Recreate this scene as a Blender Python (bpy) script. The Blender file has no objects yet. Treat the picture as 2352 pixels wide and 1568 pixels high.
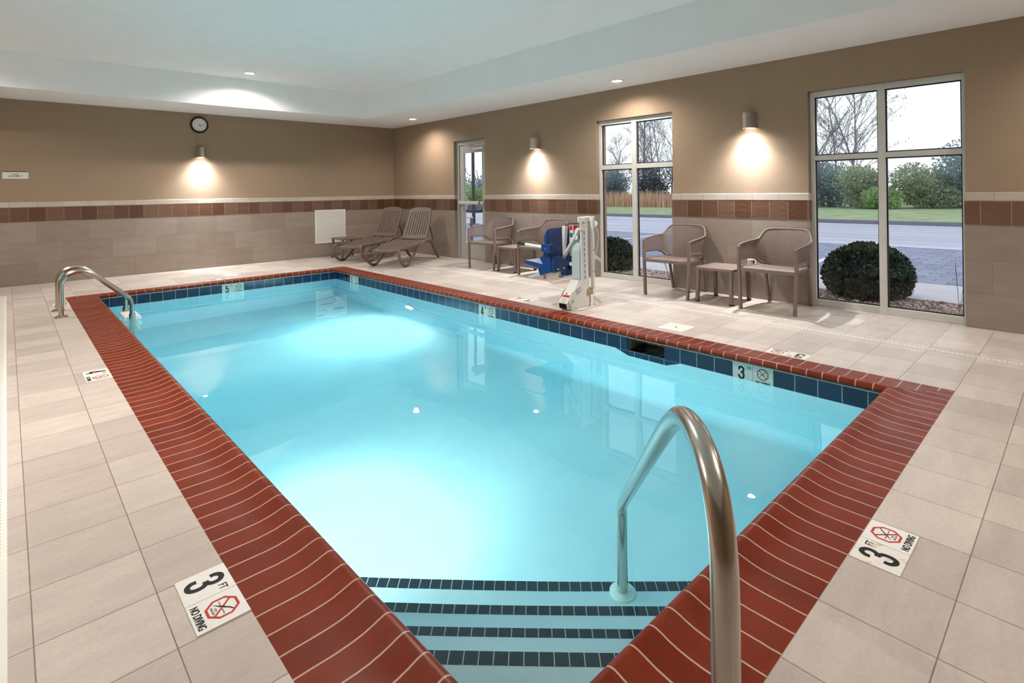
import bpy, math, random
from mathutils import Vector, Matrix
PI = math.pi
scene = bpy.context.scene
COL = scene.collection

# ------------------------------------------------------------------ camera
YAW, ROLL, FPX, SYP = 0.7513, -0.0134, 1244.3645, -345.6445
cam = bpy.data.cameras.new('camera'); cam.sensor_width = 36.0; cam.sensor_fit = 'HORIZONTAL'
cam.lens = FPX / 2352 * 36.0; cam.shift_y = SYP / 2352; cam.clip_start = 0.05; cam.clip_end = 500
camo = bpy.data.objects.new('camera', cam); COL.objects.link(camo)
fw = Vector((math.sin(YAW), math.cos(YAW), 0)); rt = Vector((math.cos(YAW), -math.sin(YAW), 0)); up = rt.cross(fw)
r2 = rt*math.cos(ROLL) + up*math.sin(ROLL); u2 = -rt*math.sin(ROLL) + up*math.cos(ROLL)
M = Matrix((( r2.x, u2.x, -fw.x, 0), (r2.y, u2.y, -fw.y, 0), (r2.z, u2.z, -fw.z, 1.3), (0, 0, 0, 1)))
camo.matrix_world = M
scene.camera = camo
# ------------------------------------------------------------------ colour, world
vs = scene.view_settings
scene.display_settings.display_device = 'sRGB'
vs.view_transform = 'Standard'; vs.look = 'None'; vs.exposure = 0.1; vs.gamma = 1.0; vs.use_curve_mapping = False
cy = scene.cycles
cy.max_bounces = 12; cy.diffuse_bounces = 6; cy.glossy_bounces = 6; cy.transmission_bounces = 8; cy.transparent_max_bounces = 12
cy.volume_bounces = 0; cy.adaptive_threshold = 0.02; cy.sample_clamp_indirect = 5.0; cy.sample_clamp_direct = 0; cy.blur_glossy = 1.0
cy.caustics_reflective = True; cy.caustics_refractive = True
world = bpy.data.worlds.new('overcast_sky'); scene.world = world; world.use_nodes = True
wn = world.node_tree; wn.nodes.clear()
wo = wn.nodes.new('ShaderNodeOutputWorld'); wb = wn.nodes.new('ShaderNodeBackground')
wt = wn.nodes.new('ShaderNodeTexCoord'); wsx = wn.nodes.new('ShaderNodeSeparateXYZ'); wr = wn.nodes.new('ShaderNodeValToRGB')
wn.links.new(wt.outputs['Generated'], wsx.inputs[0]); wn.links.new(wsx.outputs['Z'], wr.inputs[0])
wr.color_ramp.elements[0].position = 0.0; wr.color_ramp.elements[0].color = (0.93, 0.955, 1.0, 1)
wr.color_ramp.elements[1].position = 0.5; wr.color_ramp.elements[1].color = (0.97, 0.98, 1.0, 1)
wn.links.new(wr.outputs[0], wb.inputs['Color']); wb.inputs['Strength'].default_value = 1.15
wn.links.new(wb.outputs[0], wo.inputs['Surface'])

# lamp powers
P_TRAY, P_SOFFIT, P_SCONCE, P_POOL = 380.0, 110.0, 60.0, 180.0
C_WARM, C_SCONCE, C_POOL = (1.0, 0.93, 0.86), (.93, .965, 1.0), (1.0, 0.94, 0.86)
WZ = -0.153          # water level

# ------------------------------------------------------------------ helpers
def lin(r, g, b):
    f = lambda c: (c/255)/12.92 if c/255 <= 0.04045 else ((c/255+0.055)/1.055)**2.4
    return (f(r), f(g), f(b), 1)

class NT:
    def __init__(s, name):
        s.m = bpy.data.materials.new(name); s.m.use_nodes = True; s.t = s.m.node_tree; s.t.nodes.clear()
        s.out = s.n('ShaderNodeOutputMaterial')
    def n(s, kind, **kw):
        x = s.t.nodes.new(kind)
        for k, v in kw.items(): setattr(x, k, v)
        return x
    def l(s, a, b): s.t.links.new(a, b)
    def pr(s, base=(.8, .8, .8, 1), rough=.5, metal=0., spec=.5, **kw):
        p = s.n('ShaderNodeBsdfPrincipled')
        p.inputs['Base Color'].default_value = base; p.inputs['Roughness'].default_value = rough
        p.inputs['Metallic'].default_value = metal; p.inputs['Specular IOR Level'].default_value = spec
        s.l(p.outputs[0], s.out.inputs['Surface']); return p
    def math(s, op, a, b=None):
        x = s.n('ShaderNodeMath', operation=op)
        for i, v in enumerate((a, b)):
            if v is None: continue
            if isinstance(v, (int, float)): x.inputs[i].default_value = v
            else: s.l(v, x.inputs[i])
        return x.outputs[0]
    def xyz(s):
        g = s.n('ShaderNodeTexCoord'); x = s.n('ShaderNodeSeparateXYZ'); s.l(g.outputs['Object'], x.inputs[0])
        return g.outputs['Object'], x.outputs
    def comb(s, a, b, c=0.0):
        x = s.n('ShaderNodeCombineXYZ')
        for i, v in enumerate((a, b, c)):
            if isinstance(v, (int, float)): x.inputs[i].default_value = v
            else: s.l(v, x.inputs[i])
        return x.outputs[0]
    def mix(s, f, a, b, mode='MIX'):
        x = s.n('ShaderNodeMix', data_type='RGBA', blend_type=mode)
        for i, v in ((0, f), (6, a), (7, b)):
            if isinstance(v, (int, float)): x.inputs[i].default_value = v
            elif isinstance(v, tuple): x.inputs[i].default_value = v
            else: s.l(v, x.inputs[i])
        return x.outputs[2]
    def noise(s, vec, scale, detail=4, rough=.6):
        x = s.n('ShaderNodeTexNoise'); x.inputs['Scale'].default_value = scale; x.inputs['Detail'].default_value = detail
        x.inputs['Roughness'].default_value = rough
        if vec is not None: s.l(vec, x.inputs['Vector'])
        return x.outputs['Fac']
    def ramp(s, v, stops):
        x = s.n('ShaderNodeValToRGB'); e = x.color_ramp.elements
        while len(e) < len(stops): e.new(0.5)
        for i, (p, c) in enumerate(stops): e[i].position = p; e[i].color = c
        s.l(v, x.inputs[0]); return x.outputs[0]
    def bump(s, h, p, strength=.3, dist=.01):
        x = s.n('ShaderNodeBump'); x.inputs['Strength'].default_value = strength; x.inputs['Distance'].default_value = dist
        s.l(h, x.inputs['Height']); s.l(x.outputs[0], p.inputs['Normal'])

def simple(name, col, rough=.5, metal=0., spec=.5, var=0.06, vscale=8., bump=0., bscale=60.):
    t = NT(name); p = t.pr(col, rough, metal, spec); o, _ = t.xyz()
    n = t.noise(o, vscale)
    dk = tuple(c*(1-var*1.6) for c in col[:3])+(1,); lt = tuple(min(1, c*(1+var)) for c in col[:3])+(1,)
    t.l(t.ramp(n, [(.3, dk), (.7, lt)]), p.inputs['Base Color'])
    if bump: t.bump(t.noise(o, bscale, 3), p, bump, .004)
    return t.m

def emit(name, col, s):
    t = NT(name); e = t.n('ShaderNodeEmission'); e.inputs[0].default_value = col; e.inputs[1].default_value = s
    t.l(e.outputs[0], t.out.inputs['Surface']); return t.m

def tiles(name, ax, u0, v0, w, h, off, c1, c2, grout, mortar=.004, rough=.45, streak=0.12, smax=7., wave=0., spec=.4):
    """rectangular tile cladding laid in a running or stacked bond on one world plane"""
    t = NT(name); p = t.pr(c1, rough, 0, spec); o, s = t.xyz()
    u = t.math('SUBTRACT', s[ax[0]], u0-50*w*2); v = t.math('SUBTRACT', s[ax[1]], v0-50*h*2)
    b = t.n('ShaderNodeTexBrick', offset=off, offset_frequency=2, squash=1.0)
    b.inputs['Scale'].default_value = 1.0; b.inputs['Mortar Size'].default_value = mortar/2; b.inputs['Mortar Smooth'].default_value = .15
    b.inputs['Bias'].default_value = 0.0; b.inputs['Brick Width'].default_value = w; b.inputs['Row Height'].default_value = h
    b.inputs['Color1'].default_value = c1; b.inputs['Color2'].default_value = c2; b.inputs['Mortar'].default_value = grout
    t.l(t.comb(u, v), b.inputs['Vector'])
    st = t.noise(t.comb(t.math('MULTIPLY', s[ax[0]], .28), t.math('MULTIPLY', s[ax[1]], 1.), 0.), smax*2.2, 5, .65)
    fine = t.noise(o, 70, 3, .7)
    f = t.math('ADD', t.math('MULTIPLY', st, .6), t.math('MULTIPLY', fine, .4))
    g = t.ramp(f, [(.3, (1-streak*1.5,)*3+(1,)), (.7, (1+streak*.6,)*3+(1,))])
    body = t.mix(1.0, b.outputs['Color'], g, 'MULTIPLY')
    # grout keeps its own colour
    t.l(body, p.inputs['Base Color'])
    hgt = t.math('MULTIPLY', t.math('SUBTRACT', 1.0, b.outputs['Fac']), 1.0)
    if wave:
        wv = t.noise(o, 26, 2, .5); hgt = t.math('ADD', hgt, t.math('MULTIPLY', wv, wave))
        t.bump(hgt, p, .55, .004)
    else:
        hgt = t.math('ADD', hgt, t.math('MULTIPLY', fine, .08)); t.bump(hgt, p, .5, .0015)
    return t.m

class MB:
    def __init__(s): s.v = []; s.f = []; s.mi = []
    def add(s, vs, fs, mi=0):
        o = len(s.v); s.v += [tuple(v) for v in vs]; s.f += [tuple(i+o for i in f) for f in fs]; s.mi += [mi]*len(fs); return s
    def box(s, x0, x1, y0, y1, z0, z1, mi=0, T=None):
        vs = [(x, y, z) for z in (z0, z1) for y in (y0, y1) for x in (x0, x1)]
        if T: vs = [T @ Vector(v) for v in vs]
        return s.add(vs, [(0, 2, 3, 1), (4, 5, 7, 6), (0, 1, 5, 4), (2, 6, 7, 3), (0, 4, 6, 2), (1, 3, 7, 5)], mi)
    def prism(s, poly, a, b, axis='y', mi=0, T=None):
        """poly in the two other axes, extruded from a to b"""
        def P(p, t):
            q = {'x': (t, p[0], p[1]), 'y': (p[0], t, p[1]), 'z': (p[0], p[1], t)}[axis]
            return (T @ Vector(q)) if T else q
        n = len(poly); vs = [P(p, a) for p in poly]+[P(p, b) for p in poly]
        fs = [tuple(range(n))[::-1], tuple(range(n, 2*n))]+[(i, (i+1) % n, n+(i+1) % n, n+i) for i in range(n)]
        return s.add(vs, fs, mi)
    def cyl(s, p0, p1, r0, r1=None, n=20, mi=0, caps=True):
        return s.tube([p0, p1], r0, n, mi, caps, radii=[r0, r0 if r1 is None else r1])
    def tube(s, pts, r, n=14, mi=0, caps=True, radii=None, flat=None, upv=None):
        """flat=(a,b): elliptical or boxy section half sizes along (side, up)"""
        pts = [Vector(p) for p in pts]; m = len(pts); ring = []; prev = None
        for i, p in enumerate(pts):
            d = (pts[min(i+1, m-1)]-pts[max(i-1, 0)]).normalized()
            if upv is not None: side = d.cross(Vector(upv)).normalized()
            elif prev is None:
                side = d.cross(Vector((0, 0, 1)) if abs(d.z) < .9 else Vector((1, 0, 0))).normalized()
            else: side = (prev-d*prev.dot(d)).normalized()
            prev = side; w = side.cross(d).normalized()
            rr = radii[i] if radii else r
            a, b = (flat if flat else (rr, rr))
            for k in range(n):
                t = 2*PI*k/n
                ring.append(p+side*math.cos(t)*a+w*math.sin(t)*b)
        fs = [(i*n+k, i*n+(k+1) % n, (i+1)*n+(k+1) % n, (i+1)*n+k) for i in range(m-1) for k in range(n)]
        if caps: fs += [tuple(range(n))[::-1], tuple(range((m-1)*n, m*n))]
        return s.add(ring, fs, mi)
    def bar(s, pts, a, b, upv, mi=0):
        """rectangular section bar swept along pts"""
        pts = [Vector(p) for p in pts]; m = len(pts); U = Vector(upv); vs = []
        for i, p in enumerate(pts):
            d = (pts[min(i+1, m-1)]-pts[max(i-1, 0)]).normalized(); sd = d.cross(U).normalized(); w = sd.cross(d).normalized()
            for (k, l) in ((-1, -1), (1, -1), (1, 1), (-1, 1)): vs.append(p+sd*k*a+w*l*b)
        fs = [(i*4+k, i*4+(k+1) % 4, (i+1)*4+(k+1) % 4, (i+1)*4+k) for i in range(m-1) for k in range(4)]
        fs += [(3, 2, 1, 0), tuple(range((m-1)*4, m*4))]
        return s.add(vs, fs, mi)
    def lathe(s, prof, c, axis='z', n=32, mi=0, caps=(True, True)):
        vs = []; m = len(prof)
        for (r, h) in prof:
            for k in range(n):
                t = 2*PI*k/n; a, b = r*math.cos(t), r*math.sin(t)
                q = {'z': (a, b, h), 'y': (a, h, b), 'x': (h, a, b)}[axis]
                vs.append((c[0]+q[0], c[1]+q[1], c[2]+q[2]))
        fs = [(i*n+k, i*n+(k+1) % n, (i+1)*n+(k+1) % n, (i+1)*n+k) for i in range(m-1) for k in range(n)]
        if caps[0]: fs.append(tuple(range(n))[::-1])
        if caps[1]: fs.append(tuple(range((m-1)*n, m*n)))
        return s.add(vs, fs, mi)
    def build(s, name, mats, parent=None, smooth=False, bevel=0., seg=2, world=False):
        me = bpy.data.meshes.new(name); me.from_pydata(s.v, [], s.f)
        for m in (mats if isinstance(mats, (list, tuple)) else [mats]): me.materials.append(m)
        if any(s.mi): me.polygons.foreach_set('material_index', s.mi)
        if smooth: me.polygons.foreach_set('use_smooth', [True]*len(s.f))
        me.update()
        import bmesh
        b = bmesh.new(); b.from_mesh(me); bmesh.ops.recalc_face_normals(b, faces=b.faces); b.to_mesh(me); b.free()
        o = bpy.data.objects.new(name, me); COL.objects.link(o)
        if parent: o.parent = parent
        if bevel:
            md = o.modifiers.new('bevel', 'BEVEL'); md.width = bevel; md.segments = seg; md.limit_method = 'ANGLE'; md.angle_limit = math.radians(40)
            md.harden_normals = False
        if smooth and not bevel:
            try: me.set_sharp_from_angle(angle=math.radians(45))
            except Exception: pass
        return o

def tag(o, label, cat, group=None, kind=None):
    o['label'] = label; o['category'] = cat
    if group: o['group'] = group
    if kind: o['kind'] = kind
    return o
def struct(o): o['kind'] = 'structure'; return o
def thing(name, label, cat, loc=(0, 0, 0), rz=0., group=None):
    o = bpy.data.objects.new(name, None); COL.objects.link(o); o.location = loc; o.rotation_euler = (0, 0, rz)
    o.empty_display_size = .1
    return tag(o, label, cat, group)
def kids(o): return [c for c in bpy.data.objects if c.parent == o]
def dup(root, loc, rz, label, name=None):
    r = root.copy(); COL.objects.link(r); r.location = loc; r.rotation_euler = (0, 0, rz); r['label'] = label
    for ch in kids(root):
        c = ch.copy(); COL.objects.link(c); c.parent = r
        for g in kids(ch):
            d = g.copy(); COL.objects.link(d); d.parent = c
    return r
def text(s, name, mat, parent, size, mtx, sx=1., off=0., ext=.0004, align='CENTER', valign='CENTER', sp=1.):
    cu = bpy.data.curves.new(name, 'FONT'); cu.body = s; cu.size = size; cu.align_x = align; cu.align_y = valign
    cu.offset = off; cu.extrude = ext; cu.resolution_u = 4; cu.space_character = sp; cu.materials.append(mat)
    tmp = bpy.data.objects.new(name, cu); me = bpy.data.meshes.new_from_object(tmp); bpy.data.objects.remove(tmp)
    o = bpy.data.objects.new(name, me); COL.objects.link(o); o.parent = parent
    if not me.materials: me.materials.append(mat)
    o.matrix_local = mtx @ Matrix.Diagonal((sx, 1, 1, 1)); return o
def frame(p, right, upv):
    r, u = Vector(right).normalized(), Vector(upv).normalized(); n = r.cross(u)
    return Matrix(((r.x, u.x, n.x, p[0]), (r.y, u.y, n.y, p[1]), (r.z, u.z, n.z, p[2]), (0, 0, 0, 1)))
def spot(name, loc, aim, power, col, angle, blend, radius, parent=None):
    l = bpy.data.lights.new(name, 'SPOT'); l.energy = power; l.color = col; l.spot_size = math.radians(angle); l.spot_blend = blend
    l.shadow_soft_size = radius
    o = bpy.data.objects.new(name, l); COL.objects.link(o)
    o.rotation_euler = Vector(aim).to_track_quat('-Z', 'Y').to_euler()
    o.location = loc
    if parent: o.parent = parent
    return o
def smoothpath(pts, n=6):
    """Catmull-Rom through pts"""
    P = [Vector(p) for p in pts]; out = []
    for i in range(len(P)-1):
        a, b, c, d = P[max(i-1, 0)], P[i], P[i+1], P[min(i+2, len(P)-1)]
        for k in range(n):
            t = k/n
            out.append(.5*((2*b)+(-a+c)*t+(2*a-5*b+4*c-d)*t*t+(-a+3*b-3*c+d)*t**3))
    out.append(P[-1]); return out

# ------------------------------------------------------------------ materials
DA, DB, DG = lin(184, 170, 161), lin(204, 191, 181), lin(132, 113, 99)
M_deck = tiles('deck_porcelain', (0, 1), .046, .302, .302, .3, 0., DA, DB, DG, .0038, .42, .14, 5.)
WA, WB, WG = lin(146, 130, 118), lin(159, 145, 133), lin(118, 101, 88)
M_wt_far = tiles('wall_porcelain_far', (0, 2), .334, .315, .609, .305, .5, WA, WB, WG, .003, .5, .13, 5.)
M_wt_right = tiles('wall_porcelain_right', (1, 2), 2.742, .315, .609, .305, .5, WA, WB, WG, .003, .5, .13, 5.)
CA, CB = lin(186, 172, 158), lin(198, 186, 173)
M_cap_far = tiles('cap_tile_far', (0, 2), .03, 1.150, .305, .2, 0., CA, CB, WG, .003, .5, .12, 5.)
M_cap_right = tiles('cap_tile_right', (1, 2), 2.426, 1.150, .305, .2, 0., CA, CB, WG, .003, .5, .12, 5.)
BA, BB, BG = lin(92, 58, 42), lin(118, 88, 72), lin(164, 140, 120)
M_br_far = tiles('brown_glazed_far', (0, 2), .033, .936, .2055, .214, 0., BA, BB, BG, .005, .22, .14, 4., 1.6, .7)
M_br_right = tiles('brown_glazed_right', (1, 2), 2.538, .936, .2055, .214, 0., BA, BB, BG, .005, .22, .14, 4., 1.6, .7)
def paint(name, col, bump=.2):
    t = NT(name); p = t.pr(col, .85, 0, .25); o, _ = t.xyz(); n = t.noise(o, 55, 3, .6)
    t.l(t.mix(t.noise(o, 3, 2), tuple(c*.96 for c in col[:3])+(1,), tuple(c*1.03 for c in col[:3])+(1,)), p.inputs['Base Color'])
    t.bump(n, p, bump, .006); return t.m
M_paint = paint('tan_wall_paint', lin(156, 133, 111))
M_ceil = paint('white_ceiling_paint', lin(249, 248, 247), .04)
def blue(name, ax, u0, v0, w=.1495, h=.16):
    return tiles(name, ax, u0, v0, w, h, 0., lin(2, 16, 50), lin(4, 26, 66), lin(170, 186, 186), .0045, .1, .05, 3., 0., .8)
M_blue_x = blue('blue_tile_side', (1, 2), 1.904, -.1550, .1495, .1495)
M_blue_y = blue('blue_tile_end', (0, 2), 2.323, -.19)
M_navy = tiles('navy_step_tile', (0, 1), 0, 0, .0505, .4, 0., lin(16, 30, 48), lin(20, 38, 56), lin(150, 170, 165), .004, .35, .05)
def plaster():
    t = NT('white_pool_plaster'); p = t.pr(lin(214, 224, 226), .75, 0, .2); o, _ = t.xyz()
    t.l(t.ramp(t.noise(o, 1.6, 5, .6), [(.3, lin(206, 217, 220)), (.7, lin(222, 229, 229))]), p.inputs['Base Color'])
    t.bump(t.noise(o, 30, 3), p, .15, .004); return t.m
M_plaster = plaster()
def coping(name, ax, c0):
    t = NT(name); p = t.pr(lin(120, 34, 8), .42, 0, .16); o, s = t.xyz()
    PITCH = .0992
    q = t.math('DIVIDE', t.math('SUBTRACT', s[ax], c0-100*PITCH), PITCH)
    wob = t.math('MULTIPLY', t.math('SUBTRACT', t.noise(o, 18, 3), .5), .035)
    q = t.math('ADD', q, wob)
    fr = t.math('ABSOLUTE', t.math('SUBTRACT', t.math('FRACT', q), .5))
    g = t.math('GREATER_THAN', fr, .5-.031)
    wn_ = t.n('ShaderNodeTexWhiteNoise', noise_dimensions='1D'); t.l(t.math('FLOOR', q), wn_.inputs['W'])
    br = t.ramp(wn_.outputs['Value'], [(0, lin(110, 32, 6)), (1, lin(127, 46, 18))])
    br = t.mix(t.ramp(t.noise(o, 9, 5, .65), [(.35, (0, 0, 0, 1)), (.75, (.55,)*3+(1,))]), br, lin(96, 28, 4))
    spk = t.ramp(t.noise(o, 160, 2, .5), [(.68, (0, 0, 0, 1)), (.74, (.5,)*3+(1,))])
    br = t.mix(spk, br, lin(168, 92, 60))
    t.l(t.mix(g, br, lin(182, 158, 138)), p.inputs['Base Color'])
    t.l(t.ramp(t.noise(o, 5, 3), [(.3, (.3,)*3+(1,)), (.7, (.46,)*3+(1,))]), p.inputs['Roughness'])
    t.bump(t.math('SUBTRACT', t.math('MULTIPLY', t.noise(o, 60, 3), .15), t.math('MULTIPLY', g, 1.)), p, .5, .002); return t.m
M_cop_side = coping('terracotta_coping_side', 1, 2.363)
M_cop_end = coping('terracotta_coping_end', 0, 2.16)
def steel():
    t = NT('brushed_stainless'); p = t.pr(lin(196, 188, 178), .22, 1., .5); o, s = t.xyz()
    n = t.noise(t.comb(t.math('MULTIPLY', s[0], 3.), t.math('MULTIPLY', s[1], 3.), t.math('MULTIPLY', s[2], .6)), 60, 3)
    t.l(t.ramp(n, [(.3, (.2,)*3+(1,)), (.7, (.25,)*3+(1,))]), p.inputs['Roughness']); return t.m
M_steel = steel()
M_alu = simple('clear_anodised_aluminium', lin(206, 205, 198), .42, 0, .5, .02)
M_alu_d = simple('grey_painted_aluminium', lin(176, 172, 166), .45, 0, .5, .02)
M_gasket = simple('black_gasket', lin(22, 24, 36), .5)
M_taupe = simple('taupe_resin', lin(124, 106, 97), .5, 0, .35, .03, 6, .08, 200)
M_taupe2 = simple('taupe_resin_lounger', lin(112, 95, 86), .45, 0, .4, .03, 6)
M_rubber = simple('black_rubber', lin(24, 20, 20), .7)
M_white = simple('white_plastic', lin(228, 224, 216), .4, 0, .4, .02)
M_offw = simple('offwhite_plate', lin(222, 219, 210), .45, 0, .4, .03)
M_powder = simple('white_powder_coat', lin(220, 216, 208), .35, 0, .5, .03)
M_powderg = simple('pale_grey_powder_coat', lin(186, 192, 190), .4, 0, .4, .02)
M_rust = simple('rusty_bracket', lin(176, 160, 140), .7, 0, .3, .25, 40)
M_navyp = simple('navy_seat_plastic', lin(8, 48, 104), .3, 0, .5, .05)
M_black = simple('black_ink', lin(20, 20, 20), .6, 0, .3, .02)
M_red = simple('red_ink', lin(186, 36, 44), .5, 0, .3, .02)
M_darkred = simple('dark_red_ink', lin(110, 40, 46), .5, 0, .3, .02)
M_signw = simple('white_ceramic', lin(232, 228, 222), .28, 0, .5, .02, 30)
M_signp = simple('pale_green_ceramic', lin(190, 204, 196), .28, 0, .5, .06, 40)
def stained():
    t = NT('stained_white_ceramic'); p = t.pr(lin(232, 228, 222), .3, 0, .5); o, _ = t.xyz()
    t.l(t.ramp(t.noise(o, 16, 4, .6), [(.0, lin(232, 228, 222)), (.56, lin(228, 222, 214)), (.62, lin(206, 184, 154))]), p.inputs['Base Color']); return t.m
M_signs = stained()
M_blk = simple('black_gloss_frame', lin(14, 12, 12), .2, 0, .5, .02)
M_brassy = simple('brass_ring', lin(176, 164, 110), .3, .8, .5, .02)
M_burg = simple('burgundy_strip', lin(72, 28, 34), .5)
M_nickel = simple('satin_nickel', lin(190, 184, 176), .4, .8, .5, .03)
M_trim = simple('white_lamp_trim', lin(235, 232, 226), .5)
M_lens_warm = emit('lamp_lens_warm', (1, .9, .76, 1), 14)
M_lens_cool = emit('lamp_lens_neutral', (1, .97, .93, 1), 40)
M_lens_pool = emit('pool_lens', (1, .94, .85, 1), 5)
def glass():
    t = NT('window_glass'); a = t.n('ShaderNodeBsdfTransparent'); a.inputs[0].default_value = (.95, .97, .98, 1)
    g = t.n('ShaderNodeBsdfGlossy'); g.inputs['Roughness'].default_value = .02; m = t.n('ShaderNodeMixShader')
    f = t.n('ShaderNodeLayerWeight'); f.inputs[0].default_value = .5
    t.l(t.math('ADD', t.math('MULTIPLY', t.math('POWER', f.outputs['Facing'], 5.0), .8), .010), m.inputs[0]); t.l(a.outputs[0], m.inputs[1]); t.l(g.outputs[0], m.inputs[2]); t.l(m.outputs[0], t.out.inputs['Surface']); return t.m
M_glass = glass()
def water():
    t = NT('pool_water'); g = t.n('ShaderNodeBsdfGlass'); g.inputs['IOR'].default_value = 1.33; g.inputs['Roughness'].default_value = 0.0
    g.inputs['Color'].default_value = (1, 1, 1, 1)
    t.l(g.outputs[0], t.out.inputs['Surface'])
    v = t.n('ShaderNodeVolumeAbsorption'); v.inputs['Color'].default_value = (0.0, .815, .96, 1); v.inputs['Density'].default_value = .33
    t.l(v.outputs[0], t.out.inputs['Volume'])
    o, s = t.xyz(); n = t.noise(t.comb(t.math('MULTIPLY', s[0], 1.), t.math('MULTIPLY', s[1], 1.5)), 1.3, 2, .4)
    b = t.n('ShaderNodeBump'); b.inputs['Strength'].default_value = .35; b.inputs['Distance'].default_value = .006
    t.l(n, b.inputs['Height']); t.l(b.outputs[0], g.inputs['Normal'])
    return t.m
M_water = water()

# ------------------------------------------------------------------ room shell
RX, FY = 6.424, 10.802                 # tile faces of the right and far walls
X0, X1, Y0, Y1 = .548, 4.369, .602, 9.082   # outer edge of coping
LX, NY = -1.6, -1.9                    # left and near walls (behind the camera)
SO, TR = 2.749, 3.225                  # soffit and tray heights
b = MB()
b.box(LX, X0, NY, FY+.02, -.3, 0); b.box(X1, RX+.09, NY, FY+.02, -.3, 0); b.box(X0, X1, NY, Y0, -.3, 0); b.box(X0, X1, Y1, FY+.02, -.3, 0)
struct(b.build('floor', M_deck))
b = MB(); b.box(LX-.2, RX+.01, FY+.010, FY+.25, 0, 3.4)
wf = struct(b.build('wall_far', M_paint))
MB().box(LX, RX, FY, FY+.012, 0, .934).build('wainscot', M_wt_far, wf)
MB().box(LX, RX, FY-.002, FY+.012, .936, 1.150).build('tile_band', M_br_far, wf)
MB().box(LX, RX, FY-.004, FY+.012, 1.152, 1.232).build('cap_trim', M_cap_far, wf, bevel=.006)
b = MB(); b.box(LX-.2, LX, NY-.2, FY+.25, 0, 3.4); struct(b.build('wall_left', M_paint))
b = MB(); b.box(LX-.2, RX+.24, NY-.2, NY, 0, 3.4); struct(b.build('wall_near', M_paint))
OPEN = [(.79, 2.122, 2.345), (3.775, 5.035, 2.318), (7.607, 8.548, 2.282)]   # y0, y1, head height
WX0, WX1 = RX+.010, RX+.24
b = MB(); piers = []; y = NY
for (a, c, h) in OPEN:
    b.box(WX0, WX1, y, a, 0, 3.4); b.box(WX0, WX1, a, c, h, 3.4); piers.append((y, a)); y = c
b.box(WX0, WX1, y, FY+.25, 0, 3.4); piers.append((y, FY+.01))
wr_ = struct(b.build('wall_right', M_paint))
e = .010
b1, b2, b3 = MB(), MB(), MB()
for (a, c) in piers:
    p, q = (a-e if a > NY else a), (c+e if c < FY else c)
    b1.box(RX, RX+.075, p, q, 0, .934); b2.box(RX-.002, RX+.075, p-.001, q+.001, .936, 1.150); b3.box(RX-.004, RX+.075, p-.003, q+.003, 1.152, 1.232)
b1.build('wainscot', M_wt_right, wr_); b2.build('tile_band', M_br_right, wr_); b3.build('cap_trim', M_cap_right, wr_, bevel=.006)
TX0, TX1, TY0, TY1 = -1.0, 5.205, -1.2, 9.668
b = MB()
b.box(LX, TX0, NY, FY+.02, SO, 3.4); b.box(TX1, WX0+.01, NY, FY+.02, SO, 3.4); b.box(TX0, TX1, NY, TY0, SO, 3.4); b.box(TX0, TX1, TY1, FY+.02, SO, 3.4)
b.box(TX0, TX1, TY0, TY1, TR, 3.4)
struct(b.build('ceiling', M_ceil))
# roof edge outside keeps the sky out of the joints
# ------------------------------------------------------------------ windows and door
def window(n, y0, y1, h, mull, trans):
    w = bpy.data.objects.new('window_%d' % n, None); COL.objects.link(w); struct(w); w.location = (0, 0, 0)
    a, c = RX+.066, RX+.125
    f = MB(); f.box(a, c, y1-.045, y1, 0, h); f.box(a, c, y0, y0+.028, 0, h); f.box(a, c, y0+.028, y1-.045, h-.062, h); f.box(a, c, y0+.028, y1-.045, 0, .072)
    f.build('window_frame', M_alu, w, bevel=.003)
    f = MB(); f.box(a-.004, c+.002, mull[0], mull[1], .0, h-.001); f.build('mullion', M_alu, w, bevel=.003)
    f = MB(); f.box(a-.002, c-.002, y0+.028, mull[0], trans[0], trans[1]); f.box(a-.002, c-.002, mull[1], y1-.045, trans[0], trans[1]); f.build('transom', M_alu, w, bevel=.003)
    g = MB(); pn = []
    for (p, q) in ((y0+.028, mull[0]), (mull[1], y1-.045)):
        for (r, s) in ((.072, trans[0]), (trans[1], h-.062)):
            k = .012
            g.box(a+.03, c-.012, p, p+k, r, s); g.box(a+.03, c-.012, q-k, q, r, s); g.box(a+.03, c-.012, p, q, r, r+k); g.box(a+.03, c-.012, p, q, s-k, s)
            pn.append((p+k, q-k, r+k, s-k))
    g.build('gasket', M_gasket, w)
    for (p, q, r, s) in pn: MB().box(a+.044, a+.050, p, q, r, s).build('pane', M_glass, w)
window(1, .792, 2.120, 2.343, (1.422, 1.484), (1.588, 1.642))
window(2, 3.777, 5.033, 2.316, (4.376, 4.452), (1.595, 1.660))
d = bpy.data.objects.new('door_1', None); COL.objects.link(d); struct(d)
a, c = RX+.066, RX+.15
f = MB(); f.box(a, c, 8.462, 8.546, 0, 2.28); f.box(a, c, 7.609, 7.66, 0, 2.28); f.box(a, c, 7.66, 8.462, 2.195, 2.28); f.box(a-.01, c, 7.66, 8.462, 0, .012)
f.build('door_frame', M_alu_d, d, bevel=.004)
lf = MB(); A0, A1 = RX+.085, RX+.13
lf.box(A0, A1, 8.335, 8.455, .015, 2.185); lf.box(A0, A1, 7.665, 7.785, .015, 2.185); lf.box(A0, A1, 7.785, 8.335, 2.045, 2.185); lf.box(A0, A1, 7.785, 8.335, .015, .315)
leaf = lf.build('door_leaf', M_alu_d, d, bevel=.003)
MB().box(A0+.018, A0+.024, 7.785, 8.335, .315, 2.045).build('pane', M_glass, leaf)
pb = MB(); pb.box(A0-.055, A0-.012, 7.70, 8.455, 1.055, 1.115); pb.box(A0-.012, A0, 7.70, 7.78, 1.06, 1.11); pb.box(A0-.012, A0, 8.37, 8.45, 1.06, 1.11)
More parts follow.
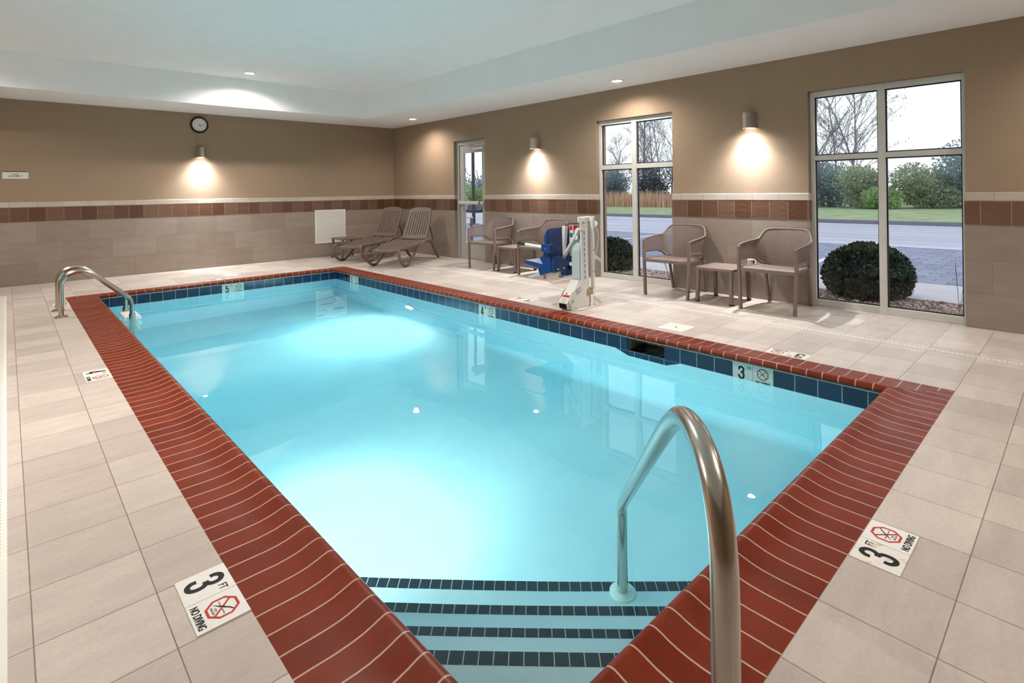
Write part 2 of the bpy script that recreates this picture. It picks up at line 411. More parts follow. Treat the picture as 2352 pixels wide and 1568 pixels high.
pb.build('push_bar', M_alu, d, bevel=.006)
pe = MB(); pe.box(A0-.058, A0-.010, 7.80, 7.83, 1.05, 1.12); pe.build('latch_cover', M_gasket, d, bevel=.004)
cl = MB(); cl.box(A0-.05, A0, 7.70, 8.02, 2.085, 2.135); cl.build('door_closer', M_offw, d, bevel=.008)
ca = MB(); ca.bar([(A0-.03, 7.86, 2.14), (A0-.10, 8.08, 2.15), (A0-.02, 7.98, 2.20)], .006, .008, (0, 0, 1)); ca.build('closer_arm', M_nickel, d)
hd = MB(); hd.tube(smoothpath([(A1, 8.40, 1.20), (A1+.06, 8.40, 1.20), (A1+.07, 8.40, 1.14), (A1+.07, 8.40, 1.02), (A1+.06, 8.40, .96), (A1, 8.40, .96)]), .012, 10); hd.build('pull_handle', M_white, d, smooth=True)

# ------------------------------------------------------------------ pool
IX0, IX1, IY0, IY1 = .827, 4.090, .881, 8.803
def fz(y): return -1.06-.08*max(0, y-1.3)
pool = struct(bpy.data.objects.new('pool', None)); COL.objects.link(pool)
# basin as an open shell with a coved foot
b = MB(); ys = [IY0, 1.3, 3, 5, 7, IY1]; CV = .10
def wallring(x0, x1, y0, y1, zf):
    return None
SK0, SK1 = 2.500, 2.873   # skimmer mouth
ZT = -.02
# floor
nx = 8
vs = []; fs = []
prof = [(0, ZT)] ;
def sect(y):
    zb = fz(y); pts = [(IX0, ZT), (IX0, zb+CV)]
    for k in range(1, 5):
        t = k/4*PI/2; pts.append((IX0+CV*(1-math.cos(t)), zb+CV*(1-math.sin(t))))
    pts += [(IX1-(p[0]-IX0), p[1]) for p in pts[::-1]]
    return pts
rows = [sect(y) for y in ys]; n = len(rows[0])
for i, y in enumerate(ys):
    vs += [(p[0], y, p[1]) for p in rows[i]]
for i in range(len(ys)-1):
    for k in range(n-1):
        if k == n-2 and False: continue
        fs.append((i*n+k, i*n+k+1, (i+1)*n+k+1, (i+1)*n+k))
# the long side at IX1 is cut for the skimmer: drop its upper strip and rebuild it
keep = [f for f in fs if not (len(f) == 4 and (f[1] % n) == n-1)]
b.add(vs, keep)
zc = lambda y: fz(y)+CV
yy = sorted(set(ys+[SK0, SK1]))
for p, q in zip(yy[:-1], yy[1:]):
    top = -.150 if (p >= SK0-1e-6 and q <= SK1+1e-6) else ZT
    b.add([(IX1, p, top), (IX1, q, top), (IX1, q, zc(q)), (IX1, p, zc(p))], [(0, 1, 2, 3)])
for (y, s) in ((IY0, 1), (IY1, -1)):
    pts = sect(y); b.add([(p[0], y, p[1]) for p in pts], [tuple(range(len(pts)))])
# cove along the far foot
zb = fz(IY1)
prev = None
for k in range(0, 5):
    t = k/4*PI/2; yv, zv = IY1-CV*(1-math.cos(t)), zb+CV*(1-math.sin(t))
    if prev: b.add([(IX0, prev[0], prev[1]), (IX1, prev[0], prev[1]), (IX1, yv, zv), (IX0, yv, zv)], [(0, 1, 2, 3)])
    prev = (yv, zv)
basin = b.build('basin', M_plaster, pool)
basin['label'] = 'white plaster pool basin'
# corner steps, edges at 45 degrees
S2 = 2**.5
step_s = [(1.84, -.345), (2.070, -.53), (2.315, -.715), (2.590, -.90)]
bands = [.053, .040, .047, .055]
st = MB(); nav = MB()
for (s_, z), bw_ in zip(step_s, bands):
    L = s_*S2
    poly = [(IX0-.002, IY0-.002), (L-IY0, IY0-.002), (IX0-.002, L-IX0)]
    st.prism(poly, z, z-.5 if z-.5 > -1.3 else -1.3, 'z')
    # nosing strip made square-on in a rotated frame: local x along the edge, y across
    T = Matrix.Rotation(-PI/4, 4, 'Z')
    half = (L-IX0-IY0)/S2
    nav_t = [( -half, 0), (half, 0), (half-bw_, -bw_), (-half+bw_, -bw_)]
    tc = (IX0-IY0)/S2
    vs_ = []
    for zz in (z+.0015, z-.03):
        for (u, v) in nav_t:
            uu, ss = u+tc, s_+v+.0015
            vs_.append(((uu+ss)/S2, (ss-uu)/S2, zz))
    nav.add(vs_, [(0, 1, 2, 3), (7, 6, 5, 4), (0, 4, 5, 1), (1, 5, 6, 2), (2, 6, 7, 3), (3, 7, 4, 0)])
st.build('corner_step', M_plaster, pool, bevel=.008)
t = NT('navy_nosing_tile'); p = t.pr(lin(8, 30, 46), .4, 0, .5); o, s = t.xyz()
q = t.math('DIVIDE', t.math('ADD', t.math('MULTIPLY', t.math('SUBTRACT', s[0], s[1]), 1/S2), 10), .0508)
g = t.math('GREATER_THAN', t.math('ABSOLUTE', t.math('SUBTRACT', t.math('FRACT', q), .5)), .5-.035)
t.l(t.mix(g, lin(8, 30, 46), lin(180, 192, 180)), p.inputs['Base Color'])
nav.build('step_nosing', t.m, pool)
# waterline tile
TT = .006
b = MB(); b.box(IX0-.01, IX0+TT, IY0, IY1, -.165, -.034)
for (p, q) in ((IY0, 1.602), (1.904, SK0), (SK1, 4.677), (4.977, 7.981), (8.270, IY1)): b.box(IX1-TT, IX1+.01, p, q, -.157, -.034)
# dipped border below the skimmer mouth
b.prism([(SK0, -.1505), (SK1, -.1505), (SK1, -.157), (SK0, -.157)], IX1-TT, IX1+.01, 'x')
b.prism([(2.347, -.157), (3.007, -.157), (2.867, -.296), (2.480, -.296)], IX1-TT, IX1+.01, 'x')
b.build('side_waterline_tile', M_blue_x, pool)
b = MB(); b.box(IX0, 2.323, IY1-TT, IY1+.01, -.157, -.034); b.box(2.625, IX1, IY1-TT, IY1+.01, -.157, -.034); b.box(IX0, IX1, IY0-.01, IY0+TT, -.157, -.034)
b.build('end_waterline_tile', M_blue_y, pool)
# grout line between tile and coping
b = MB(); k = .0075
b.box(IX1-k, IX1+.01, IY0, IY1, -.0345, -.028); b.box(IX0-.01, IX0+k, IY0, IY1, -.0345, -.028); b.box(IX0, IX1, IY1-k, IY1+.01, -.0345, -.028); b.box(IX0, IX1, IY0-.01, IY0+k, -.0345, -.028)
b.build('grout_line', simple('pale_grout', lin(196, 190, 182), .8), pool)
# skimmer throat
b = MB(); D = .34
b.add([(IX1, SK0, -.150), (IX1, SK1, -.150), (IX1+D, SK1, -.150), (IX1+D, SK0, -.150)], [(0, 1, 2, 3)])
b.add([(IX1, SK0, -.034), (IX1, SK1, -.034), (IX1+D, SK1, -.034), (IX1+D, SK0, -.034)], [(0, 3, 2, 1)])
for y in (SK0, SK1): b.add([(IX1, y, -.150), (IX1+D, y, -.150), (IX1+D, y, -.034), (IX1, y, -.034)], [(0, 1, 2, 3)])
sk = b.build('skimmer_throat', tiles('dark_throat_tile', (0, 1), 4.09, 2.424, .1495, .1495, 0., lin(8, 14, 26), lin(10, 18, 32), lin(150, 150, 130), .004, .15, .05), pool)
MB().box(IX1+D-.03, IX1+D, SK0, SK1, -.150, -.034).build('weir_door', simple('skimmer_plastic', lin(176, 184, 160), .5), sk)
# coping: profile swept round the pool with mitred corners
PR = [(0, -.05), (0, 0), (.13, .0005), (.17, .003), (.205, .008), (.235, .0155), (.258, .0225), (.275, .0265), (.288, .026), (.299, .021), (.307, .012), (.311, .001), (.309, -.010), (.301, -.0185), (.290, -.0215), (.276, -.022), (.276, -.05)]
def copside(side):
    b = MB(); vs = []
    for (dd, z) in PR:
        x0, x1, y0, y1 = X0+dd, X1-dd, Y0+dd, Y1-dd
        vs.append({'l': ((x0, y0, z), (x0, y1, z)), 'r': ((x1, y0, z), (x1, y1, z)), 'n': ((x0, y0, z), (x1, y0, z)), 'f': ((x0, y1, z), (x1, y1, z))}[side])
    V = [v[0] for v in vs]+[v[1] for v in vs]; m = len(PR)
    b.add(V, [(i, i+1, m+i+1, m+i) for i in range(m-1)]+[(m-1, 0, m, 2*m-1)])
    o = b.build('coping', M_cop_side if side in 'lr' else M_cop_end, pool, smooth=True); return o
for s_ in 'lrnf': copside(s_)
# water
b = MB(); q = .03
b.box(IX0-q, IX1+q, IY0-q, IY1+q, -1.9, WZ)
w = b.build('pool_water', M_water, smooth=True); tag(w, 'clear turquoise water filling the rectangular indoor pool', 'water', kind='stuff')

def disc_thing(name, label, cat, c, r, h, mat, mat2):
    o = thing(name, label, cat, c); MB().lathe([(r, 0), (r, h*.7), (r*.96, h)], (0, 0, 0), n=40).build('rim', mat, o, smooth=True)
    MB().lathe([(r*.86, h), (r*.86, h+.001)], (0, 0, 0), n=40).build('lid', mat2, o); return o
# pool lights
for (x, y, z, sgn, lab) in ((IX1, 6.474, -.78, -1, 'glowing round underwater light set in the pool wall below the pool lift side'), (IX0, 2.95, -.72, 1, 'underwater light in the pool wall under the coping nearest the left deck sign')):
    o = thing('pool_light', lab, 'pool light', (x, y, z), 0)
    MB().lathe([(.112, 0), (.115, sgn*.012), (.095, sgn*.022), (.088, sgn*.016)], (0, 0, 0), 'x', 40, caps=(True, False)).build('rim', M_steel, o, smooth=True)
    MB().lathe([(.088, sgn*.004), (.075, sgn*.016), (.03, sgn*.020)], (0, 0, 0), 'x', 40).build('lens', M_lens_pool, o, smooth=True)
    l = bpy.data.lights.new('pool_lamp', 'AREA'); l.shape = 'DISK'; l.size = .16; l.energy = P_POOL*.42*(1 if sgn < 0 else .8); l.color = C_POOL
    lo = bpy.data.objects.new('pool_lamp', l); COL.objects.link(lo); lo.parent = o; lo.location = (sgn*.03, 0, 0)
    lo.rotation_euler = Vector((sgn, 0, -.12)).to_track_quat('-Z', 'Y').to_euler()
    spot('pool_beam', (sgn*.035, 0, 0), (sgn, 0, -.85 if sgn < 0 else -1.35), P_POOL*(.80 if sgn < 0 else .58), C_POOL, 108, 1.0, .06, o)
for (y, z) in ((4.452, -.491), (7.15, -.50)):
    o = thing('return_fitting', 'small white water return fitting in the right pool wall' + (' below the 4 ft tile' if y < 5 else ' beyond the glowing light'), 'fitting', (IX1, y, z))
    MB().lathe([(.032, 0), (.030, -.006), (.014, -.009)], (0, 0, 0), 'x', 24).build('rim', M_white, o, smooth=True)
    MB().lathe([(.010, -.0095), (.010, -.010)], (0, 0, 0), 'x', 16).build('nozzle', M_gasket, o)

# ------------------------------------------------------------------ depth markers
DIG = {3: [[(-.17, .68), (-.175, .80), (-.09, .915), (.05, .92), (.16, .82), (.16, .66), (.07, .55), (-.04, .53)], [(-.04, .53), (.08, .505), (.175, .40), (.175, .20), (.08, .08), (-.07, .08), (-.175, .19), (-.175, .33)]],
       4: [[(.07, .0), (.07, 1.0)], [(.05, .96), (-.19, .27)], [(-.235, .25), (.235, .25)]],
       5: [[(.17, .92), (-.13, .92)], [(-.13, .98), (-.15, .50)], [(-.15, .55), (-.03, .61), (.11, .57), (.175, .42), (.17, .20), (.07, .08), (-.07, .08), (-.17, .18), (-.175, .29)]]}
def digit(num, size, mat, par, cx, cy, z):
    b = MB(); wd = .075*size
    for k, st_ in enumerate(DIG[num]):
        P_ = [Vector((p[0]*size, p[1]*size, 0)) for p in st_]
        if len(P_) > 2: P_ = smoothpath(P_, 6)
        L_, R_ = [], []
        for i, p in enumerate(P_):
            d = (P_[min(i+1, len(P_)-1)]-P_[max(i-1, 0)]).normalized(); n_ = Vector((-d.y, d.x, 0))*wd; L_.append(p+n_); R_.append(p-n_)
        m_ = len(P_); zz = z+.00012*k
        b.add([(v.x+cx, v.y+cy-size/2, zz) for v in L_+R_], [(i, i+1, m_+i+1, m_+i) for i in range(m_-1)])
    return b.build('numeral', mat, par)
def octring(b, r0, r1, n=8):
    vs = [(r*math.cos(PI/8+i*PI/4), r*math.sin(PI/8+i*PI/4), 0) for r in (r0, r1) for i in range(n)]
    b.add(vs, [(i, (i+1) % n, n+(i+1) % n, n+i) for i in range(n)])
def marker(label, origin, right, upv, num, unit_ft=True, w=.3, stained_=False, wall=False, group='depth markers'):
    """two square tiles side by side: a number tile and a no-diving tile; origin = lower left corner as read"""
    T = frame(origin, right, upv); o = bpy.data.objects.new('depth_marker', None); COL.objects.link(o); o.matrix_world = T; o.empty_display_size = .05
    tag(o, label, 'depth marker', group)
    S = w/2; h = S if not wall else .123
    y0 = 0 if not wall else .0
    for k in range(2):
        tl = MB().box(k*S+.0008, (k+1)*S-.0012, y0, h, -.006, .0025 if not wall else .007).build('tile', M_signp if wall else (M_signs if (stained_ and k == 0) else M_signw), o, bevel=.0008)
        if stained_ and k == 0: tl['label'] = 'number tile with tan rust stains'
    z = .0031 if not wall else .0076
    ty = h/2 if not wall else .052
    digit(num, .118 if not wall else .098, M_black, o, S*.44, ty, z)
    text('FT', 'lettering', M_black, o, .036, Matrix.Translation((S*.83, ty+.040, z)), .75, .0)
    if not wall: text('NO DIVING', 'lettering', M_black, o, .032, Matrix.Translation((S*1.5, .018, z)), .70, .0006)
    else: text('NO DIVING', 'lettering', M_black, o, .022, Matrix.Translation((S*1.5, .008, z)), .9, .0008)
    c = (S*1.5, ty+.012 if not wall else ty+.018); R = .050 if not wall else .044
    rm = M_red if not wall else M_darkred
    b = MB(); octring(b, R, R*.84); b.v = [(v[0]+c[0], v[1]+c[1], z) for v in b.v]
    a = math.radians(-45); ca_, sa = math.cos(a), math.sin(a)
    bar = [(-R*.9, -R*.06), (R*.9, -R*.06), (R*.9, R*.06), (-R*.9, R*.06)]
    b.add([(c[0]+x*ca_-y*sa, c[1]+x*sa+y*ca_, z+.0002) for x, y in bar], [(0, 1, 2, 3)])
    b.build('prohibition_octagon', rm, o)
    b = MB()
    # diver: arms, head, body and legs as a slim silhouette leaning down to the left
    dv = [(-.62, -.52), (-.30, -.24), (-.16, -.17), (-.02, -.02), (.14, .10), (.36, .33), (.58, .46), (.66, .56), (.54, .52), (.30, .38), (.08, .18), (-.10, .06), (-.20, -.10), (-.34, -.20)]
    dv = [(x*R*.95, y*R*.95) for x, y in dv]
    b.add([(c[0]+x, c[1]+y, z+.0004) for x, y in dv], [tuple(range(len(dv)))])
    for sx in (-1, 1):
        for k in range(3):
            x0 = sx*(.24+.17*k)*R; pts = []
            for j in range(5): pts.append((x0+R*.075*math.cos(PI+PI*j/4), -.02*R+R*.07*math.sin(PI+PI*j/4)))
            for (p_, q_) in zip(pts[:-1], pts[1:]):
                b.add([(c[0]+p_[0], c[1]+p_[1], z), (c[0]+q_[0], c[1]+q_[1], z), (c[0]+q_[0], c[1]+q_[1]+.0022, z), (c[0]+p_[0], c[1]+p_[1]+.0022, z)], [(0, 1, 2, 3)])
    b.build('diver_symbol', M_black, o)
    if not wall: text('TOO\nSHALLOW', 'lettering', M_rust, o, .0095, Matrix.Translation((c[0], c[1]-R*.48, z)), .8, 0.)
    return o
Z0 = .0005
marker('white 3 FT no diving tile pair in left deck, flat beside the coping', (.398, 2.106, Z0), (0, -1, 0), (1, 0, 0), 3)
marker('stained white 3 FT no diving tile pair in near deck beside the handrail', (2.156, .447, Z0), (1, 0, 0), (0, 1, 0), 3, stained_=True)
marker('white 3 FT tile pair in right deck, near the skimmer lid', (4.520, 1.480, Z0), (0, 1, 0), (-1, 0, 0), 3)
marker('white 4 FT tile pair in left deck, halfway along the coping', (.398, 5.106, Z0), (0, -1, 0), (1, 0, 0), 4)
marker('white 4 FT tile pair in right deck beside the pool lift base', (4.556, 4.500, Z0), (0, 1, 0), (-1, 0, 0), 4)
marker('white 5 FT tile pair in left deck behind the ladder posts', (.398, 8.620, Z0), (0, -1, 0), (1, 0, 0), 5)
marker('white 5 FT tile pair in far deck beside the round cover', (2.52, 9.24, Z0), (-1, 0, 0), (0, -1, 0), 5)
marker('white 5 FT tile pair in right deck in front of the loungers', (4.55, 7.80, Z0), (0, 1, 0), (-1, 0, 0), 5)
marker('three feet waterline tile pair on the right pool wall beside the skimmer mouth', (IX1, 1.904, -.157), (0, -1, 0), (0, 0, 1), 3, wall=True, w=.302)
marker('four feet waterline tile pair on the right pool wall below the pool lift', (IX1, 4.977, -.157), (0, -1, 0), (0, 0, 1), 4, wall=True, w=.300)
marker('five feet waterline tile pair on the right pool wall near the far corner', (IX1, 8.270, -.157), (0, -1, 0), (0, 0, 1), 5, wall=True, w=.289)
marker('five feet waterline tile pair on the far pool wall facing the camera', (2.323, IY1, -.157), (1, 0, 0), (0, 0, 1), 5, wall=True, w=.302)

# ------------------------------------------------------------------ deck fittings
o = thing('skimmer_lid', 'square white skimmer lid set flush in the right deck', 'lid', (4.582, 2.675, 0))
MB().box(-.128, .128, -.128, .128, -.004, .004).build('plate', M_offw, o, bevel=.002)
b = MB()
for i in range(-7, 8):
    for j in range(-7, 8):
        if abs(i)+abs(j) > 1: b.box(i*.016-.003, i*.016+.003, j*.016-.003, j*.016+.003, .004, .0052)
b.build('grip_studs', M_offw, o)
MB().lathe([(.011, .004), (.011, .0055)], (0, 0, 0), n=20).build('finger_hole', M_gasket, o)
disc_thing('deck_cover', 'round cream cover disc in the far deck', 'cover', (2.651, 9.52, 0), .115, .004, M_offw, M_offw)
def drain(label, p0, p1, w, dots=True):
    (xa, ya), (xb, yb) = p0, p1; L = math.hypot(xb-xa, yb-ya); an = math.atan2(yb-ya, xb-xa)
    o = thing('deck_drain', label, 'drain', (xa, ya, 0), an)
    MB().box(0, L, -w/2, w/2, -.004, .003).build('grate', M_white, o)
    b = MB(); k = int(L/.03)
    for i in range(k):
        if dots: b.box(i*.03+.01, i*.03+.018, -w*.16, w*.16, .003, .0036)
        else: b.box(i*.03+.008, i*.03+.014, -w*.38, w*.30, .003, .0036)
    b.build('grating', M_gasket if dots else M_alu_d, o)
drain('narrow white slotted drain strip running along the right deck', (5.335, -1.2), (5.335, 9.80), .026)
drain('thin white drain strip across the deck before the far wall', (.06, 9.52), (5.32, 9.80), .020)
drain('wide white grated drain at the left edge of the deck', (-.052, 9.83), (-.052, .6), .085, False)

# ------------------------------------------------------------------ near handrail
fx, fy = .871, .414; dx, dy = (2.045-fx), (1.478-fy); LL = math.hypot(dx, dy); dx /= LL; dy /= LL
o = thing('pool_handrail', 'large brushed steel handrail arching over the corner steps', 'handrail', (fx, fy, 0))
uz = [(.035, .0), (.035, .45), (.034, .60), (.044, .68), (.078, .745), (.14, .785), (.22, .798), (.32, .785), (.42, .742), (.55, .655), (.80, .466), (1.135, .210), (1.52, -.085), (1.60, -.16), (1.625, -.24), (1.625, -.36), (1.625, -.885)]
MB().tube([(u*dx, u*dy, z) for u, z in [(p.x, p.z) for p in smoothpath([(u, 0, z) for u, z in uz], 5)]], .0242, 28).build('rail', M_steel, o, smooth=True)
MB().lathe([(.065, .001), (.065, .008), (.05, .016), (.026, .020)], (.035*dx, .035*dy, 0), n=36).build('escutcheon', M_steel, o, smooth=True)
MB().lathe([(.060, -.899), (.060, -.893), (.045, -.887), (.026, -.884)], (1.625*dx, 1.625*dy, 0), n=36).build('escutcheon', M_white, o, smooth=True)
# ladder
o = thing('pool_ladder', 'steel pool ladder with two arched rails at the far left end', 'ladder', (0, 0, 0))
for y in (7.607, 8.081):
    pts = [(.423, 0), (.423, .20), (.423, .32), (.432, .385), (.465, .440), (.515, .470), (.575, .482), (.640, .468), (.705, .425), (.800, .335), (.90, .240), (.985, .165), (1.03, .118), (1.052, .06), (1.055, -.02), (1.055, -.3), (1.055, -1.0)]
    MB().tube([(p.x, y, p.z) for p in smoothpath([(a, 0, c) for a, c in pts], 4)], .0242, 20).build('rail', M_steel, o, smooth=True)
    MB().lathe([(.062, .001), (.062, .008), (.045, .016), (.026, .020)], (.423, y, 0), n=30).build('escutcheon', M_steel, o, smooth=True)
for z in (-.10, -.38, -.66):
    b = MB(); b.prism([(.985, z), (1.14, z), (1.155, z-.02), (1.15, z-.05), (.985, z-.05)], 7.64, 8.05, 'y'); b.build('tread', M_white, o, bevel=.012)
for y in (7.607, 8.081):
    MB().cyl((1.055, y, -.06), (1.055, y, -.13), .031).build('clamp', M_steel, o, smooth=True)

# ------------------------------------------------------------------ armchairs
def shell():
    """perforated wrap-around back and arms. local: front -y, width x"""
    # plan curve: from left arm front round the back to right arm front, with lower/upper heights
    K = [(-.290, -.285, .530, .672), (-.296, -.15, .528, .690), (-.292, .0, .520, .702), (-.274, .12, .500, .712), (-.252, .175, .47, .728), (-.218, .222, .44, .792), (-.176, .243, .43, .828), (-.09, .262, .425, .834), (0, .267, .42, .836)]
    K = K+[(-a, b, c, d) for a, b, c, d in K[-2::-1]]
    P = smoothpath([(a, b, c) for a, b, c, d in K], 7); Q = smoothpath([(a, b, d) for a, b, c, d in K], 7)
    NS, NTT = 110, 25
    def samp(L, t):
        x = t*(len(L)-1); i = min(int(x), len(L)-2); f = x-i; return L[i]*(1-f)+L[i+1]*f
    def S(u, v):
        lo, hi = samp(P, u), samp(Q, u); p = lo*(1-v)+hi*v
        bk = max(0, (p.y-.1)/.2); c = Vector((p.x, p.y, 0)); c = c.normalized() if c.length > 1e-6 else Vector((0, 1, 0))
        out = .035*(v-.5)+.05*bk*(v*v-.35)
        return p+c*out
    m = MB()
    for i in range(NS):
        for j in range(NTT):
            u0, u1, v0, v1 = i/NS, (i+1)/NS, j/NTT, (j+1)/NTT
            c = [S(u0, v0), S(u1, v0), S(u1, v1), S(u0, v1)]
            mid = (c[0]+c[1]+c[2]+c[3])/4
            if j in (0, NTT-1) or i < 2 or i >= NS-2: m.add(c, [(0, 1, 2, 3)]); continue
            e_ = [(c[k]+c[(k+1) % 4])/2 for k in range(4)]
            if (i+j) % 2 == 0:
                inn = [mid+(p-mid)*.74 for p in e_]
                V = c+e_+inn
                F = []
                for k in range(4):
                    F += [(k, 4+k, 8+k, 8+(k-1) % 4, 4+(k-1) % 4)]
                m.add(V, F)
            else:
                inn = [mid+(p-mid)*.74 for p in e_]
                V = c+e_+inn
                m.add(V, [(k, 4+k, 8+k, 8+(k-1) % 4, 4+(k-1) % 4) for k in range(4)])
    return m, P, Q, S
def make_chair(label):
    t = thing('armchair', label, 'chair', group='taupe resin armchairs')
    m, P, Q, S = shell()
    o = m.build('backrest', M_taupe, t)
    md = o.modifiers.new('thick', 'SOLIDIFY'); md.thickness = .005; md.offset = 0
    rim = [S(k/60, 1.0) for k in range(61)]
    MB().tube(rim, .0085, 8).build('top_rim', M_taupe, t, smooth=True)
    # seat
    m = MB(); NX, NYY = 26, 24
    def SP(a, b_):
        w = .262-.035*b_; x = (a*2-1)*w; y = -.285+.545*b_
        z = .452-.030*math.sin(min(1, b_*1.15)*PI*.55)*(1-.5*abs(2*a-1)**3)-(.02*(1-b_*12)**2 if b_ < 1/12 else 0)
        return Vector((x, y, z))
    for i in range(NX):
        for j in range(NYY):
            c = [SP(i/NX, j/NYY), SP((i+1)/NX, j/NYY), SP((i+1)/NX, (j+1)/NYY), SP(i/NX, (j+1)/NYY)]
            if j < 13 or i in (0, NX-1) or j == NYY-1: m.add(c, [(0, 1, 2, 3)]); continue
            mid = (c[0]+c[1]+c[2]+c[3])/4; e_ = [(c[k]+c[(k+1) % 4])/2 for k in range(4)]; inn = [mid+(p-mid)*.74 for p in e_]
            m.add(c+e_+inn, [(k, 4+k, 8+k, 8+(k-1) % 4, 4+(k-1) % 4) for k in range(4)])
    o = m.build('seat', M_taupe, t); md = o.modifiers.new('thick', 'SOLIDIFY'); md.thickness = .016; md.offset = -1
    fr = MB(); fr.box(-.285, .285, -.300, -.272, .405, .446)
    for s in (-1, 1): fr.bar([(s*.282, -.28, .438), (s*.262, .0, .432), (s*.225, .25, .425)], .012, .018, (0, 0, 1))
    fr.build('seat_frame', M_taupe, t, bevel=.008)
    for s in (-1, 1):
        MB().bar(smoothpath([(s*.292, -.290, .672), (s*.293, -.292, .45), (s*.287, -.296, .30), (s*.275, -.302, .0)], 4), .0155, .018, (0, 1, 0)).build('leg', M_taupe, t, bevel=.005)
        MB().bar(smoothpath([(s*.228, .225, .43), (s*.228, .27, .25), (s*.222, .325, .0)], 4), .013, .018, (0, 1, 0)).build('leg', M_taupe, t, bevel=.005)
        MB().bar(smoothpath([(s*.292, -.275, .528), (s*.294, -.1, .524), (s*.285, .05, .512), (s*.262, .15, .470), (s*.245, .20, .43)], 4), .008, .007, (0, 0, 1)).build('arm_rail', M_taupe, t)
    return t
FR = -PI/2      # local -y faces world -x
chA = make_chair('taupe perforated armchair half in front of the middle window, left of the near side table')
chA.location = (6.085, 3.525, 0); chA.rotation_euler.z = FR+.06
dup(chA, (6.085, 2.325, 0), FR, 'taupe perforated armchair between the near side table and the largest window')
dup(chA, (6.095, 7.015, 0), FR+.13, 'taupe perforated armchair in front of the glass door')
dup(chA, (6.095, 5.795, 0), FR, 'taupe perforated armchair behind the blue pool lift seat')
# side tables
def make_table(label):
    t = thing('side_table', label, 'side table', group='taupe resin side tables')
    m = MB(); m.box(-.235, .235, -.222, .222, .365, .400); m.build('tabletop', M_taupe, t, bevel=.008)
    m = MB()
    for i in range(-6, 7): m.box(-.21, .21, i*.032-.0012, i*.032+.0012, .4, .4006)
    m.build('groove', M_taupe2, t)
    for sx in (-1, 1):
        for sy in (-1, 1):
            l = MB().bar([(sx*.205, sy*.192, .37), (sx*.225, sy*.200, .012)], .022, .018, (0, 1, 0)).build('leg', M_taupe, t, bevel=.006)
            MB().box(sx*.225-.020, sx*.225+.020, sy*.200-.019, sy*.200+.019, 0, .014).build('rubber_foot', M_rubber, l)
    return t
tb = make_table('low taupe side table between the two nearest armchairs'); tb.location = (6.055, 2.925, 0)
dup(tb, (6.085, 6.425, 0), 0, 'low taupe side table between the two armchairs beside the door')
dup(tb, (5.07, 10.36, 0), .05, 'low taupe side table under the wall vent beside a lounger')

# ------------------------------------------------------------------ loungers
def make_lounger(label):
    t = thing('sun_lounger', label, 'sun lounger', group='taupe resin sun loungers')
    W = .31
    def slab(x0, x1, w0, w1, z0, z1, th, slots, round_end=None):
        """slatted panel with lengthwise slots; returns MB. x along lounger"""
        m = MB(); NXx, N = 16, slots*2+1
        def P(u, v, z=0):
            x = x0+(x1-x0)*u; w = w0+(w1-w0)*u
            if round_end == 'front': x -= 0; 
            y = (v*2-1)*w; zz = z0+(z1-z0)*u
            if round_end == 'front': x = x+(abs(2*v-1)**2.5)*.09*(1-u)**2; zz -= .03*(1-u)**3
            if round_end == 'back':
                k = (abs(2*v-1)**3)*.06*u**3; x -= k*(x1-x0)/math.hypot(x1-x0, z1-z0); zz -= k*(z1-z0)/math.hypot(x1-x0, z1-z0)
                b_ = -.02*math.sin(u*PI); zz += b_
            return Vector((x, y, zz+z-.012*(1-abs(2*v-1)**2)))
        edges = [0]; 
        e0 = .10; sl = .026; gp = (1-2*e0-slots*sl)/(slots-1)
        vv = [0, e0]; pat = [True]
        for k in range(slots):
            vv.append(vv[-1]+sl); pat.append(False)
            if k < slots-1: vv.append(vv[-1]+gp); pat.append(True)
        vv.append(1.0); pat.append(True)
        nv = len(vv)
        V_ = [P(i/NXx, v_) for i in range(NXx+1) for v_ in vv]; F_ = []
        for i in range(NXx):
            for j in range(nv-1):
                if not pat[j] and 2 <= i < NXx-2: continue
                F_.append((i*nv+j, (i+1)*nv+j, (i+1)*nv+j+1, i*nv+j+1))
        m.add(V_, F_)
        return m
    def mk(m, name):
        o = m.build(name, M_taupe2, t)
        # weld, thicken
        s_ = o.modifiers.new('thick', 'SOLIDIFY'); s_.thickness = .024; s_.offset = -1
        return o
    mk(slab(0, 1.18, .27, .29, .325, .385, .02, 8, 'front'), 'seat')
    mk(slab(1.20, 1.53, .265, .235, .405, 1.00, .02, 9, 'back'), 'backrest')
    for s in (-1, 1):
        y = s*.315
        pts = [(.03, y*.92, .335), (-.005, y*1.0, .26), (.03, y*1.02, .14), (.14, y*1.02, .045), (.26, y, .025), (.36, y, .045), (.50, y, .14), (.68, y, .26), (.88, y, .345), (1.05, y, .385), (1.18, y, .375), (1.28, y, .33), (1.38, y, .22), (1.50, y, .09), (1.60, y*.98, .018)]
        MB().tube(smoothpath(pts, 5), .03, 12, flat=(.022, .024), upv=(0, 1, 0)).build('leg', M_taupe2, t, smooth=True)
        MB().bar(smoothpath([(.02, y*.93, .318), (.4, y*.95, .325), (.8, y*.96, .345), (1.15, y*.95, .375)], 4), .016, .02, (0, 0, 1)).build('side_rail', M_taupe2, t, bevel=.005)
        MB().box(.20, .30, y-.02, y+.02, 0, .03).build('rubber_foot', M_rubber, t, bevel=.004)
        MB().cyl((1.19, y*.80, .395), (1.19, y*1.0, .395), .024, n=14).build('hinge', M_taupe2, t, smooth=True)
        MB().bar([(1.36, y*.78, .62), (1.47, y*.80, .40), (1.40, y*.82, .33)], .008, .012, (0, 1, 0)).build('prop', M_taupe2, t)
    MB().cyl((1.42, -.25, .33), (1.42, .25, .33), .014, n=12).build('cross_bar', M_taupe2, t, smooth=True)
    return t
lo2 = make_lounger('taupe slatted sun lounger on the right, backrest raised before the room corner')
